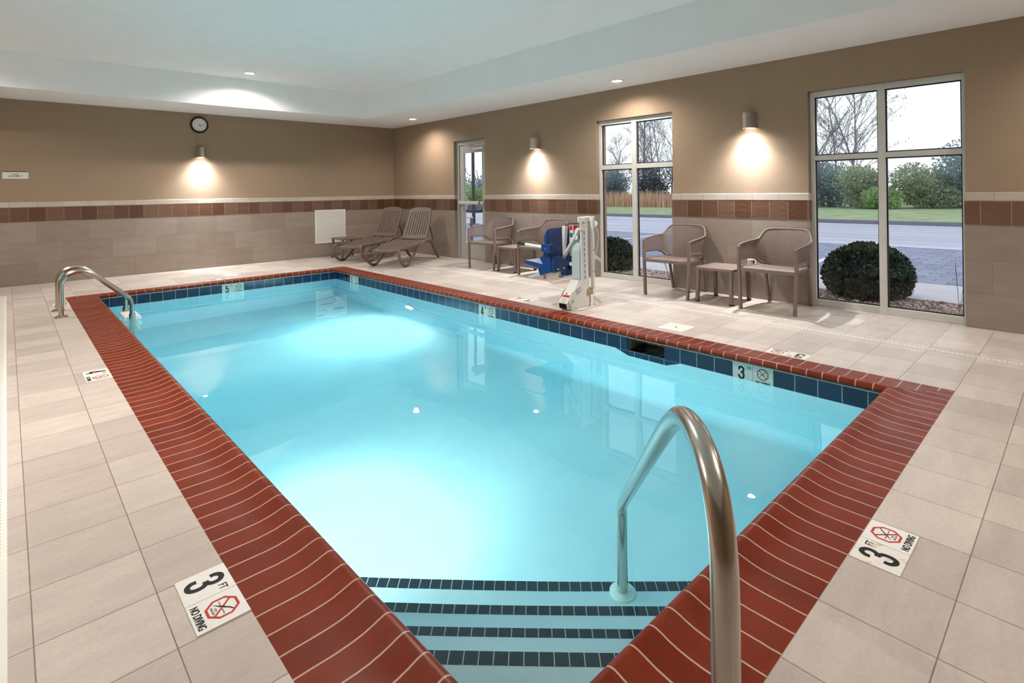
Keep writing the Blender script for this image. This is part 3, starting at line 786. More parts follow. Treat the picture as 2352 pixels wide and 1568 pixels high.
lo2.location = (4.735, 8.36, 0); lo2.rotation_euler.z = math.radians(30)
dup(lo2, (4.63, 9.47, 0), math.radians(25), 'taupe slatted sun lounger beside the low table and wall vent')

# ------------------------------------------------------------------ pool lift
def P2(y, z): return (y, z)
o = thing('pool_lift', 'white pool lift with navy blue seat at the pool edge', 'pool lift', (0, 0, 0))
# base plate with rounded pool end
pts = []
for k in range(13):
    a = PI/2+PI*k/12; pts.append((4.545+.135*math.cos(a), 3.915+.135*math.sin(a)))
pts += [(4.86, 3.795), (4.90, 3.83), (4.86, 4.02)]
MB().prism(pts, .0, .012, 'z').build('base_plate', M_powder, o, bevel=.004)
# boomerang side plate: mast leans back as it rises, foot reaches to the pool
side = [(4.405, .03), (4.430, .012), (4.62, .012), (4.735, .014), (4.735, .10), (4.728, .23), (4.716, .40), (4.706, .70), (4.712, .90), (4.700, .955), (4.665, .985), (4.628, .982), (4.598, .955), (4.586, .90), (4.592, .62), (4.592, .32), (4.565, .27), (4.425, .19), (4.400, .15), (4.392, .09)]
side = [(x+.012, z) for x, z in side]
MB().prism(side, 3.832, 3.842, 'y').build('side_plate', M_powder, o, bevel=.002)
far = [(x, z) for x, z in side if z < .33]
MB().prism(far, 3.968, 3.978, 'y').build('side_plate', M_powder, o, bevel=.002)
# foot channel with black mouth towards the pool
ft = [(4.385, .02), (4.44, .02), (4.59, .235), (4.585, .31), (4.49, .21), (4.372, .085)]
fo = MB().prism(ft, 3.845, 3.965, 'y').build('foot_channel', M_powder, o, bevel=.003)
MB().prism([(4.3835, .024), (4.3785, .024), (4.3685, .079), (4.3735, .079)], 3.855, 3.955, 'y').build('opening', M_black, fo)
T_ = frame((4.372, 3.957, .086), (0, -1, 0), (.118, 0, .125))
MB().box(.006, .098, .006, .070, .002, .005, T=T_).build('warning_label', M_offw, fo)
MB().box(.006, .098, .074, .098, .002, .005, T=T_).build('warning_label', M_red, fo)
MB().box(.006, .098, .102, .135, .002, .005, T=T_).build('warning_label', M_offw, fo)
b = MB()
for k in range(5): b.box(.016, .088, .014+k*.010, .017+k*.010, .005, .0055, T=T_)
b.box(.035, .05, .108, .13, .005, .0055, T=T_)
b.build('print', M_black, fo)
MB().prism([(4.598, .26), (4.695, .26), (4.69, .88), (4.65, .86), (4.605, .70), (4.590, .63), (4.59, .40)], 3.848, 3.962, 'y').build('actuator_cover', M_powderg, o, bevel=.012)
m = MB(); m.box(4.770, 4.803, 3.80, 3.835, .20, .985); m.build('mast', M_powder, o, bevel=.004)
MB().box(4.775, 4.798, 3.797, 3.8, .62, .64).build('clip', M_nickel, o); MB().box(4.775, 4.798, 3.797, 3.8, .38, .40).build('clip', M_nickel, o); MB().box(4.775, 4.798, 3.797, 3.8, .84, .86).build('clip', M_nickel, o)
MB().box(4.592, 4.806, 3.846, 3.872, .945, 1.005).build('mast_cap', M_powder, o, bevel=.010)
MB().box(4.765, 4.806, 3.798, 3.8455, .945, 1.004).build('mast_cap', M_powder, o, bevel=.008)
sl = MB().prism([(4.640, .30), (4.690, .30), (4.680, .87), (4.632, .87)], 3.829, 3.8318, 'y').build('instruction_strip', M_offw, o)
b = MB(); b2 = MB()
for k in range(9):
    z = .315+k*.061; xo = 4.642-.010*(z-.3)/.55; (b if k % 3 else b2).box(xo+.010, xo+.036, 3.828, 3.8289, z, z+.046)
b.build('print', simple('pictogram_blue', lin(120, 150, 190), .5), sl); b2.build('print', simple('pictogram_pink', lin(176, 140, 150), .5), sl)
b = MB(); T2 = frame((4.52, 3.8315, .155), (1, 0, .28), (-.28, 0, 1))
for (z, w_) in ((.055, .085), (.038, .04), (.022, .095), (.006, .07)): b.box(0, w_, z, z+.007, 0, .0006, T=T2)
b.build('print', simple('violet_ink', lin(120, 116, 160), .6), o)
for (x, z, r) in ((4.655, .945, .016), (4.612, .86, .016), (4.455, .105, .018), (4.425, .05, .014)):
    MB().lathe([(r, 0), (r, -.006), (r*.55, -.010), (r*.5, -.020)], (x, 3.832, z), 'y', 16).build('bolt', M_nickel, o, smooth=True)
for (x, y) in ((4.50, 3.82), (4.62, 4.0), (4.70, 3.81), (4.84, 3.85)):
    MB().lathe([(.013, .012), (.013, .018), (.007, .021)], (x, y, 0), n=14).build('bolt', M_nickel, o, smooth=True)
# lifting arm from the head down to the seat bracket
MB().bar([(4.61, 3.86, .87), (4.60, 3.90, .79), (4.60, 4.115, .50)], .012, .027, (1, 0, 0)).build('arm', M_powder, o, bevel=.003)
MB().box(4.582, 4.600, 3.865, 3.925, .755, .80).build('arm_label', M_offw, o, bevel=.002)
MB().bar([(4.60, 4.055, .905), (4.60, 4.125, .345)], .025, .025, (1, 0, 0)).build('seat_post', M_powder, o, bevel=.006)
MB().box(4.577, 4.623, 4.032, 4.078, .905, .911).build('post_cap', M_black, o)
MB().lathe([(.030, .325), (.030, .36)], (4.60, 4.126, 0), n=18).build('post_foot', M_powder, o, smooth=True)
MB().lathe([(.031, .318), (.031, .326)], (4.60, 4.126, 0), n=18).build('post_foot_rim', M_black, o, smooth=True)
cb = MB().box(4.640, 4.720, 3.975, 4.030, .56, .915).build('control_box', M_powder, o, bevel=.005)
MB().box(4.637, 4.723, 3.972, 4.033, .915, .924).build('box_lid', M_black, cb)
tl_ = simple('teal_label', lin(50, 90, 110), .5)
MB().box(4.648, 4.712, 3.9725, 3.975, .85, .903).build('box_label', M_red, cb); MB().box(4.6375, 4.640, 3.982, 4.022, .85, .903).build('box_label', M_red, cb)
MB().box(4.648, 4.712, 3.9725, 3.975, .77, .82).build('box_label', tl_, cb); MB().box(4.6375, 4.640, 3.982, 4.022, .77, .82).build('box_label', tl_, cb)
def rrect(x0, x1, z0, z1, r, n=6):
    P_ = []
    for (cx, cz, a0) in ((x1-r, z1-r, 0), (x0+r, z1-r, PI/2), (x0+r, z0+r, PI), (x1-r, z0+r, 1.5*PI)):
        for k in range(n+1):
            a = a0+PI/2*k/n; P_.append((cx+r*math.cos(a), cz+r*math.sin(a)))
    return P_
bk = MB(); bk.prism(rrect(4.372, 4.84, .44, .885, .05), 4.085, 4.125, 'y'); bk.build('backrest', M_navyp, o, bevel=.012, seg=3)
wp = [(4.078, .47), (4.17, .50), (4.158, .60), (4.140, .70), (4.140, .79), (4.115, .845), (4.078, .882)]
for xx in (4.338, 4.80):
    MB().prism(wp, xx, xx+.05, 'x').build('backrest_wing', M_navyp, o, bevel=.014, seg=3)
cu = MB(); cu.prism([(4.12, .455), (4.16, .478), (4.48, .500), (4.505, .490), (4.503, .458), (4.20, .405), (4.12, .40)], 4.375, 4.79, 'x'); cu.build('seat', M_navyp, o, bevel=.014, seg=3)
for xx in (4.334, 4.782):
    wg = MB(); wg.prism([(4.03, .470), (4.05, .58), (4.19, .568), (4.212, .555), (4.170, .492), (4.234, .442), (4.232, .405), (4.212, .365), (4.192, .354), (4.04, .405)], xx, xx+.048, 'x'); wg.build('seat_wing', M_navyp, o, bevel=.010, seg=3)
sk_ = MB(); sk_.prism([(4.345, .582), (4.44, .585), (4.645, .475), (4.640, .445), (4.54, .400), (4.44, .405), (4.345, .40)], 4.00, 4.045, 'y'); sk_.build('seat_skirt', M_navyp, o, bevel=.012, seg=3)
for (x, z) in ((4.395, .43), (4.49, .435)): MB().box(x, x+.03, 3.9965, 4.0005, z, z+.012).build('slot_plate', M_powder, o)
MB().box(4.56, 4.80, 4.02, 4.10, .34, .43).build('seat_bracket', M_navyp, o, bevel=.01)
MB().box(4.60, 4.69, 3.965, 4.02, .455, .490).build('swivel_link', M_powder, o, bevel=.004)
MB().box(4.57, 4.68, 4.0, 4.06, .40, .47).build('swivel_housing', M_navyp, o, bevel=.006)
for xx in (4.295, 4.822):
    MB().box(xx, xx+.065, 4.010, 4.145, .622, .716).build('armrest_hub', M_navyp, o, bevel=.006)
    MB().cyl((xx+.032, 4.145, .672), (xx+.032, 4.42, .690), .0165, n=14).build('armrest_tube', M_powder, o, smooth=True)
    MB().cyl((xx+.032, 4.42, .690), (xx+.032, 4.535, .699), .021, n=14).build('grip', M_rubber, o, smooth=True)
    MB().lathe([(.008, 0), (.007, -.006)], (xx, 4.075, .665), 'x', 12).build('bolt', M_nickel, o, smooth=True)
MB().bar([(4.42, 4.28, .356), (4.42, 4.46, .300)], .018, .010, (1, 0, 0)).build('footrest_bracket', M_powderg, o, bevel=.003)
MB().cyl((4.66, 3.99, .30), (4.66, 3.97, .30), .035, n=20).build('wheel', simple('grey_wheel', lin(150, 142, 132), .6), o, smooth=True)
# anchor bracket, coiled cord, hand control
br_ = MB(); br_.box(4.735, 4.76, 3.83, 3.86, .012, .22); br_.box(4.70, 4.79, 3.82, 3.87, .13, .20); br_.build('anchor_bracket', M_rust, o, bevel=.004)
def coil(p0, p1, r, turns, name, par):
    p0, p1 = Vector(p0), Vector(p1); d = (p1-p0).normalized(); s = d.cross(Vector((0, 0, 1)) if abs(d.z) < .9 else Vector((1, 0, 0))).normalized(); w_ = s.cross(d)
    MB().tube([p0+(p1-p0)*(k/(turns*10))+s*r*math.cos(k*2*PI/10)+w_*r*math.sin(k*2*PI/10) for k in range(turns*10+1)], .0028, 6).build(name, M_offw, par, smooth=True)
coil((4.80, 3.80, .10), (4.90, 3.80, .035), .018, 9, 'coiled_cord', o)
coil((4.79, 3.81, .20), (4.82, 3.81, .02), .016, 10, 'coiled_cord', o)
coil((4.79, 3.79, .56), (4.87, 3.76, .50), .012, 7, 'coiled_cord', o)
MB().lathe([(.03, 0), (.032, .02), (.02, .04)], (4.80, 3.80, .92), 'x', 16).build('hand_control', M_offw, o, smooth=True)
MB().tube(smoothpath([(4.82, 3.80, .90), (4.86, 3.79, .78), (4.83, 3.80, .60), (4.80, 3.80, .5)]), .004, 6).build('cable', M_offw, o, smooth=True)

# ------------------------------------------------------------------ wall fittings
o = thing('wall_clock', 'round black framed wall clock on the far wall', 'clock', (2.518, FY-.0, 2.546))
R = .147
MB().lathe([(R*.98, .010), (R, -.008), (R*.94, -.026), (R*.80, -.028), (R*.78, -.014)], (0, 0, 0), 'y', 56, caps=(True, False)).build('frame', M_blk, o, smooth=True)
MB().lathe([(R*.80, -.010), (R*.80, -.019), (R*.765, -.020), (R*.755, -.012)], (0, 0, 0), 'y', 56, caps=(True, False)).build('ring', M_brassy, o, smooth=True)
MB().lathe([(R*.77, -.006), (R*.77, -.0125)], (0, 0, 0), 'y', 56).build('dial', M_signw, o)
FRW = lambda x, z, y=-.0131: frame((x, y, z), (1, 0, 0), (0, 0, 1))
for k in range(1, 13):
    a = PI/2-k*PI/6; text(str(k), 'numeral', M_black, o, .026, FRW(R*.60*math.cos(a), R*.60*math.sin(a)), .9, .0003, .0002)
def hand(a, l, w_, nm):
    T = frame((0, -.0145, 0), (math.cos(a), 0, math.sin(a)), (-math.sin(a), 0, math.cos(a)))
    MB().prism([(-l*.25, -w_*.5), (l*.6, -w_), (l, 0), (l*.6, w_), (-l*.25, w_*.5)], 0, .001, 'z', T=T).build(nm, M_black, o)
hand(math.radians(-4), .088, .0035, 'minute_hand'); hand(math.radians(-67), .055, .0045, 'hour_hand')
o = thing('wall_vent', 'white louvred air vent low on the far wall', 'vent', (4.918, FY, .618))
f = MB(); f.box(-.330, -.295, -.012, .0, -.343, .343); f.box(.295, .330, -.012, .0, -.343, .343); f.box(-.295, .295, -.012, 0, .308, .343); f.box(-.295, .295, -.012, 0, -.343, -.308); f.build('frame', M_white, o, bevel=.003)
MB().box(-.30, .30, -.003, -.001, -.31, .31).build('backing', M_gasket, o)
f = MB()
for k in range(26):
    z = -.300+k*.024; f.add([(-.297, -.011, z-.004), (.297, -.011, z-.004), (.297, -.003, z+.013), (-.297, -.003, z+.013), (-.297, -.0105, z-.006), (.297, -.0105, z-.006), (.297, -.0025, z+.011), (-.297, -.0025, z+.011)], [(0, 1, 2, 3), (4, 7, 6, 5), (0, 4, 5, 1)])
f.build('louver', M_white, o)
o = thing('wall_sign', 'white POOL EQUIPMENT sign on the far wall', 'sign', (.105, FY+.008, 1.631))
MB().box(-.142, .142, -.006, 0, -.054, .044).build('plate', M_offw, o, bevel=.001)
MB().box(-.142, .142, -.0062, 0, .044, .054).build('header_strip', M_burg, o)
text('POOL\nEQUIPMENT', 'lettering', M_burg, o, .025, frame((0, -.0065, -.004), (1, 0, 0), (0, 0, 1)), 1.15, .0006, .0003)
o = thing('wall_outlet', 'grey wall outlet behind the armchair nearest the largest window', 'outlet', (RX, 2.745, .415))
MB().box(-.006, 0, -.055, .055, -.045, .045).build('plate', M_offw, o, bevel=.002)
MB().box(-.024, -.006, .0, .045, -.040, .040).build('cover', M_powderg, o, bevel=.003)
MB().box(-.012, -.006, -.030, -.012, -.03, .03).build('socket', M_black, o)

def sconce(loc, outv, label):
    """half-round metal shade open below"""
    an = math.atan2(outv[1], outv[0])
    o = thing('wall_sconce', label, 'wall lamp', loc, an, 'metal wall sconces')
    # local: +x away from wall
    H, Wd, Dp = .088, .072, .165
    m = MB()
    pr = [(Wd*math.cos(t), t) for t in []]
    arc = [(Dp*math.cos(-PI/2+PI*k/14), Wd*math.sin(-PI/2+PI*k/14)) for k in range(15)]
    V = []; 
    for z in (-H, H):
        for (a_, b_) in arc: V.append((a_, b_, z))
        for (a_, b_) in arc: V.append((a_*.95, b_*.95, z))
    n_ = 15; F = []
    for k in range(n_-1):
        F += [(k, k+1, 2*n_+k+1, 2*n_+k), (n_+k, 3*n_+k, 3*n_+k+1, n_+k+1), (k, n_+k, n_+k+1, k+1), (2*n_+k, 2*n_+k+1, 3*n_+k+1, 3*n_+k)]
    m.add(V, F); m.build('lamp_shade', M_nickel, o, smooth=True)
    MB().prism([(0, -Wd*.93)]+[(a_*.94, b_*.94) for a_, b_ in arc]+[(0, Wd*.93)], H-.012, H-.004, 'z').build('top_cap', M_nickel, o)
    MB().box(0, .008, -.06, .06, -H, H).build('back_plate', M_nickel, o)
    MB().lathe([(.036, -.062), (.042, -.072), (.036, -.077)], (.105, 0, 0), n=24).build('lamp_lens', M_lens_cool, o)
    spot('sconce_lamp', (.128, 0, -.080), (.30, 0, -1), P_SCONCE*3.6, C_SCONCE, 128, 1.0, .03, o)
    spot('sconce_lamp', (.128, 0, -.080), (.15, 0, -1), P_SCONCE*1.1, C_SCONCE, 165, 1.0, .03, o)
    return o
sconce((2.533, FY+.010, 2.053), (0, -1), 'small metal wall sconce under the clock on the far wall')
sconce((RX+.010, 6.262, 2.075), (-1, 0), 'lit metal wall sconce between the door and the middle window')
sconce((RX+.010, 2.741, 2.085), (-1, 0), 'lit metal wall sconce above the two nearest armchairs')
def downlight(x, y, z, power, label):
    o = thing('recessed_downlight', label, 'ceiling lamp', (x, y, z), 0, 'recessed ceiling downlights')
    MB().lathe([(.088, -.0005), (.090, -.006), (.074, -.010), (.068, -.002)], (0, 0, 0), n=40, caps=(True, False)).build('trim_ring', M_trim, o, smooth=True)
    MB().lathe([(.068, -.003), (.060, -.005)], (0, 0, 0), n=32).build('lamp_lens', M_lens_warm, o)
    spot('downlight_lamp', (0, 0, -.02), (0, 0, -1), power, C_WARM, 158, .8, .05, o)
downlight(2.84, 9.10, TR, P_TRAY*.55, 'lit round downlight in the raised ceiling near the clock')
downlight(5.956, 4.302, SO, P_SOFFIT, 'lit round downlight in the lower ceiling above the middle window')
downlight(5.889, 9.151, SO, P_SOFFIT, 'lit round downlight in the lower ceiling near the room corner')
downlight(5.92, -.55, SO, P_SOFFIT, 'added unseen downlight in the lower ceiling above the right end of the near deck')  # unseen; added at the assumed soffit lamp spacing to light the room
downlight(2.84, 4.20, TR, P_TRAY, 'added unseen downlight in the raised ceiling over the middle of the pool')  # unseen lamp added on an assumed grid for general fill
downlight(2.84, -.60, TR, P_TRAY*.55, 'added unseen downlight in the raised ceiling over the near deck')  # added behind the camera as extra room light
downlight(-.60, 4.20, TR, P_TRAY, 'added unseen downlight in the raised ceiling over the left deck')  # no lamp in view here; added to light the left side and handrail
downlight(-.60, 8.60, TR, P_TRAY*.5, 'added unseen downlight in the raised ceiling over the far left deck')  # another unseen lamp, added for light on the left

# ------------------------------------------------------------------ outside
GZ = -.12
M_gravelb = simple('gravel_bed_soil', lin(190, 170, 165), .9, 0, .2, .2, 30)
M_conc = simple('pale_concrete', lin(206, 206, 216), .85, 0, .2, .05, 2)
M_asph = NT('grey_asphalt'); p = M_asph.pr(lin(160, 164, 182), .7, 0, .3); o_, s_ = M_asph.xyz()
M_asph.l(M_asph.ramp(M_asph.noise(M_asph.comb(M_asph.math('MULTIPLY', s_[0], 3.0), M_asph.math('MULTIPLY', s_[1], .12)), .8, 5, .6), [(.3, lin(156, 160, 182)), (.7, lin(200, 204, 224))]), p.inputs['Base Color'])
M_asph = M_asph.m
M_pav = tiles('grey_block_paving', (1, 0), 0, 0, .36, .24, .5, lin(134, 142, 170), lin(158, 164, 190), lin(88, 96, 122), .014, .8, .12, 2.)
M_curb = simple('grey_curb', lin(128, 128, 140), .9, 0, .2, .08, 3)
M_grass = simple('spring_lawn', lin(156, 174, 138), .95, 0, .1, .18, 1.2)  # lawn green paled to carry distance haze in its colour
M_line = simple('white_road_paint', lin(232, 232, 240), .7)
def ground(name, x0, x1, y0, y1, z0, z1, m): return struct(MB().box(x0, x1, y0, y1, z0, z1).build(name, m))
ground('ground_bed', WX1, 8.28, -12, 22, GZ-.3, GZ-.01, M_gravelb)
ground('sidewalk', 8.28, 9.72, -12, 40, GZ-.3, GZ+.005, M_conc)
ground('parking_paving', 9.72, 15.35, -20, 60, GZ-.3, GZ-.002, M_pav)
ground('road', 15.35, 23.7, -40, 120, GZ-.3, GZ-.006, M_asph)
ground('curb_trim', 23.7, 23.95, -40, 120, GZ-.3, GZ+.13, M_curb)
ground('field', 23.95, 120, -80, 220, GZ-.3, GZ+.10, M_grass)
b = MB(); b.box(15.28, 15.40, -20, 60, GZ-.01, GZ+.002)
tag(b.build('road_line', M_line), 'long white painted line between the block paving and the road', 'road marking')
ang = math.atan2(.2, 3.9)
for k, (ya, lab) in enumerate(((3.50, 'white parking line seen through the largest window behind the round bush'), (9.30, 'white parking line seen through the middle window'))):
    T = Matrix.Translation((9.9, ya, 0)) @ Matrix.Rotation(ang if k == 0 else -.03, 4, 'Z')
    tag(MB().box(0, 5.4, -.055, .055, GZ-.005, GZ+.003, T=T).build('parking_line', M_line), lab, 'road marking', 'parking lines')
# gravel
rnd = random.Random(4)
cols = [lin(206, 184, 176), lin(180, 160, 156), lin(222, 208, 202), lin(160, 138, 132)]
GM = [simple('river_gravel_%s' % n_, c_, .8, 0, .3, .1, 20) for n_, c_ in zip(('pink', 'grey', 'pale', 'brown'), cols)]
m = MB()
for i in range(5200):
    x = rnd.uniform(WX1+.04, 8.26); y = rnd.uniform(-.4, 3.6) if i < 3200 else rnd.uniform(3.6, 7.6); r = rnd.uniform(.014, .032); a = rnd.uniform(0, PI)
    ca_, sa_ = math.cos(a), math.sin(a); V = []
    for (px, py, pz) in ((1, 0, 0), (.1, .7, .1), (-1, .1, 0), (0, -.75, 0), (.2, .1, .55), (-.3, -.1, .5), (0, 0, -.5)):
        px *= rnd.uniform(.8, 1.2); py *= rnd.uniform(.8, 1.2); V.append((x+(px*ca_-py*sa_)*r, y+(px*sa_+py*ca_)*r, GZ+.004+pz*r))
    m.add(V, [(0, 1, 4), (1, 5, 4), (1, 2, 5), (2, 3, 5), (3, 4, 5), (3, 0, 4), (0, 6, 1), (1, 6, 2), (2, 6, 3), (3, 6, 0)], rnd.randrange(4))
tag(m.build('gravel', GM), 'pinkish river gravel bed outside along the windows', 'gravel', kind='stuff')
# foliage helpers
def leafmat(name, c1, c2, sc=2.5, thin=False):
    t = NT(name); p = t.pr(c1, .6, 0, .3); o, _ = t.xyz()
    c = t.ramp(t.noise(o, sc, 3), [(.3, c1), (.7, c2)]); t.l(c, p.inputs['Base Color'])
    if thin:
        tr = t.n('ShaderNodeBsdfTranslucent'); t.l(c, tr.inputs[0]); mx = t.n('ShaderNodeMixShader'); mx.inputs[0].default_value = .5
        t.l(p.outputs[0], mx.inputs[1]); t.l(tr.outputs[0], mx.inputs[2]); t.l(mx.outputs[0], t.out.inputs['Surface'])
    return t.m
def leafball(m, c, rad, n, size, rnd, shell_=.35, aspect=.6):
    for _ in range(n):
        while True:
            d = Vector((rnd.gauss(0, 1), rnd.gauss(0, 1), rnd.gauss(0, 1)))
            if d.length > .01: break
        d.normalize(); k = 1-shell_*rnd.random()**1.5
        p = Vector((c[0]+d.x*rad[0]*k, c[1]+d.y*rad[1]*k, c[2]+d.z*rad[2]*k))
        a = (d+Vector((rnd.gauss(0, .5), rnd.gauss(0, .5), rnd.gauss(0, .5)))).normalized()
        s = a.cross(Vector((rnd.gauss(0, 1), rnd.gauss(0, 1), rnd.gauss(0, 1)))).normalized()
        L = size*rnd.uniform(.6, 1.3); w_ = L*aspect*.5
        q = a.cross(s)
        m.add([p-a*L*.3, p+s*w_+a*L*.2+q*w_*.3, p+a*L*.7, p-s*w_+a*L*.2+q*w_*.3], [(0, 1, 2, 3)])
M_bush = leafmat('dark_yew_leaf', lin(44, 58, 44), lin(82, 98, 76), 9)
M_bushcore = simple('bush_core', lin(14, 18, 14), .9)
def bush(c, r, label, seed, n):
    rnd = random.Random(seed); o = thing('round_bush', label, 'bush', (c[0], c[1], GZ), 0, 'clipped evergreen bushes')
    h = c[2]-GZ; m = MB()
    leafball(m, (0, 0, h), r, n, .055, rnd, .22, .75)
    m.v = [(v[0], v[1], max(v[2], .02)) for v in m.v]; m.build('foliage', M_bush, o)
    MB().lathe([(r[0]*.5, -.0), (r[0]*.80, h*.45), (r[0]*.84, h), (r[0]*.62, h+r[2]*.55), (r[0]*.15, h+r[2]*.80)], (0, 0, 0), n=20).build('dark_core', M_bushcore, o, smooth=True)  # solid near-black core filling the bush, no single branches modelled
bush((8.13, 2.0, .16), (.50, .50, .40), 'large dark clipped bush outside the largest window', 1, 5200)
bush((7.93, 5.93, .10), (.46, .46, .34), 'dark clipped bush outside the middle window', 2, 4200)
M_twig = simple('bare_twig', lin(96, 84, 84), .9)
def sprig(x, y, label, seed):
    rnd = random.Random(seed); o = MB()
    for k in range(5):
        a = rnd.uniform(-.5, .5); o.tube(smoothpath([(x, y, GZ), (x+.03*k-.05, y+a*.15, .05), (x+.06*k-.1, y+a*.4, .22+.05*k)], 4), .002, 5)
    tag(o.build('twig_plant', M_twig), label, 'plant', 'bare twig plants')
sprig(7.75, 1.02, 'thin bare twigs in the gravel at the edge of the largest window', 3)
sprig(7.45, 4.45, 'thin bare twigs in the gravel behind the armchair at the middle window', 5)

# hedge row and trees beyond the road
HAZY_GREENS = {'olive': (lin(146, 160, 140), lin(190, 200, 168)), 'fresh': (lin(146, 178, 128), lin(190, 214, 160)), 'blue': (lin(130, 148, 160), lin(168, 186, 184)), 'brown': (lin(160, 152, 158), lin(188, 178, 180)), 'dark': (lin(86, 100, 112), lin(124, 138, 140))}  # lightened and blued: distance haze is put into the leaf colours
LM = {k: leafmat('hazy_foliage_'+k, a, b_, .8, True) for k, (a, b_) in HAZY_GREENS.items()}
M_bark = simple('grey_bark', lin(150, 146, 158), .95, 0, .1, .15, 6)
def shrub(x, y, w_, h, kind, label, seed, n=4200, name='hedge_shrub', cat='shrub'):
    rnd = random.Random(seed); o = thing(name, label, cat, (x, y, GZ+.10), 0, 'overgrown shrubs beyond the road')
    m = MB()
    for k in range(6):
        cx, cy, cz = rnd.uniform(-.45, .45)*w_, rnd.uniform(-.45, .45)*w_, h*rnd.uniform(.28, .68)
        leafball(m, (cx, cy, cz), (w_*.42, w_*.42, h*.34), n//6, .15, rnd, .6, .7)
    leafball(m, (0, 0, h*.25), (w_*.62, w_*.62, h*.26), n//3, .17, rnd, .5, .7)
    m.v = [(v[0], v[1], max(v[2], .0)) for v in m.v]
    m.build('foliage', LM[kind], o)
    s = MB()
    for k in range(5):
        a = rnd.uniform(0, 2*PI); s.tube([(0, 0, 0), (math.cos(a)*w_*.15, math.sin(a)*w_*.15, h*.4), (math.cos(a)*w_*.35, math.sin(a)*w_*.35, h*.8)], .05, 5, radii=[.09, .05, .02])
    s.build('stem', M_bark, o)
def bare_tree(x, y, h, label, seed, lean=0., r0=.2, twigs=16, leafy=260):
    rnd = random.Random(seed); x, y = x+3.2, y*(x+3.2)/x
    o = thing('bare_tree', label, 'tree', (x, y, GZ+.10), 0, 'thin bare trees beyond the road')
    m = MB(); ends = []
    def grow(p, d, L, r, depth):
        pts = [p]; q = Vector(p)
        for k in range(4):
            d = (d+Vector((rnd.gauss(0, .09), rnd.gauss(0, .09), rnd.gauss(0, .05)+.03))).normalized(); q = q+d*L/4; pts.append(q)
        m.tube(pts, r, 5 if depth else 7, radii=[r*(1-.16*k) for k in range(5)], caps=False)
        ends.append(q)
        if depth >= 3: return
        nb = twigs if depth == 0 else (5 if depth < 2 else 4)
        for k in range(nb):
            t = .22+.78*(k+rnd.random()*.8)/nb if depth == 0 else rnd.uniform(.3, 1.0); t = min(t, .999)
            i = min(int(t*4), 3); s = Vector(pts[i])*(1-(t*4-i))+Vector(pts[i+1])*(t*4-i)
            a = rnd.uniform(0, 2*PI); sp_ = rnd.uniform(.45, .95)
            e_ = Vector((math.cos(a), math.sin(a), 0)); nd = (d*1.0+e_*sp_).normalized()
            grow(s, nd, L*(rnd.uniform(.24, .36) if depth == 0 else rnd.uniform(.34, .5)), max(.008, r*(.45 if depth else .36)), depth+1)
    grow(Vector((0, 0, 0)), Vector((lean, lean*.5, 1)).normalized(), h*.72, r0, 0)
    m.build('trunk', M_bark, o)
    l = MB()
    for e_ in ends:
        if rnd.random() < leafy/max(1, len(ends)): leafball(l, e_, (.4, .4, .4), 3, .10, rnd, .9)
    if l.v: l.build('leaves', LM['olive'], o)
rnd = random.Random(11)
seq = ['fresh', 'blue', 'olive', 'olive', 'blue', 'fresh', 'olive', 'brown', 'olive', 'blue']
spots = []
y = 1.0; k = 0
while y < 42:
    spots.append((38.5+rnd.uniform(-1.5, 2.5), y)); y += rnd.uniform(2.3, 3.0)
words = ['shaggy', 'rounded', 'leaning', 'tangled', 'broad', 'narrow', 'low', 'patchy', 'dense', 'loose', 'spreading', 'wispy', 'bushy', 'uneven', 'thick', 'ragged', 'drooping', 'pale']
for i, (x, y) in enumerate(spots):
    if 20 < y < 26: kd, h = 'dark', 4.3
    elif 26 <= y: kd, h = ('blue', 3.4)
    elif 16 < y <= 20: kd, h = ('brown', 3.3)
    else: kd, h = seq[i % 10], rnd.uniform(2.4, 3.2)
    where = 'largest window' if y < 17 else ('middle window' if y < 34 else 'past the middle window')
    shrub(x, y, 2.3, h, kd, '%s %s shrub, %s from the right in the hedge, %s' % (words[i % 18], {'fresh': 'bright green', 'blue': 'haze-tinted green', 'olive': 'olive green', 'brown': 'brownish', 'dark': 'dark evergreen'}[kd], ['first', 'second', 'third', 'fourth', 'fifth', 'sixth', 'seventh', 'eighth', 'ninth', 'tenth', 'eleventh', 'twelfth', 'thirteenth', 'fourteenth', 'fifteenth', 'sixteenth', 'seventeenth', 'eighteenth'][i % 18], where), 100+i)
for i, (x, y, h, kd, lab) in enumerate([(36.5, 14.0, 2.0, 'fresh', 'bright yellow green shrub at the left edge of the largest window'), (36.8, 8.2, 1.3, 'fresh', 'small bright green shrub in front of the hedge in the largest window'), (41, 5.0, 4.0, 'blue', 'tall hazy blue green tree at the right of the largest window')]):
    shrub(x, y, 1.6 if i < 2 else 3.4, h, kd, lab, 300+i, 2000 if i < 2 else 6000, 'hedge_shrub', 'shrub')
for i, (x, y, h, lab) in enumerate([(37.5, 11.56, 12.5, 'tall forked bare tree at the left edge of the largest window'), (38, 10.80, 9.5, 'slender bare tree second from the left in the largest window'), (37.0, 9.85, 11., 'bare tree with fine twigs left of the window mullion'), (38.2, 9.75, 11.5, 'straight bare tree just left of the mullion in the largest window'),
                                     (37.5, 24.67, 12., 'forked bare tree right of the mullion in the middle window'), (38, 24.1, 10., 'thin bare tree in the right half of the middle window'), (37.4, 22.9, 11., 'bare tree near the right edge of the middle window'), (38.5, 22.7, 10.5, 'bare tree at the right jamb of the middle window'), (38.5, 28.2, 7.0, 'low spreading bare tree in the left half of the middle window')]):
    bare_tree(x, y, h, lab, 400+i, 0.02*(i % 3-1), .075 if i not in (0, 4) else .13)
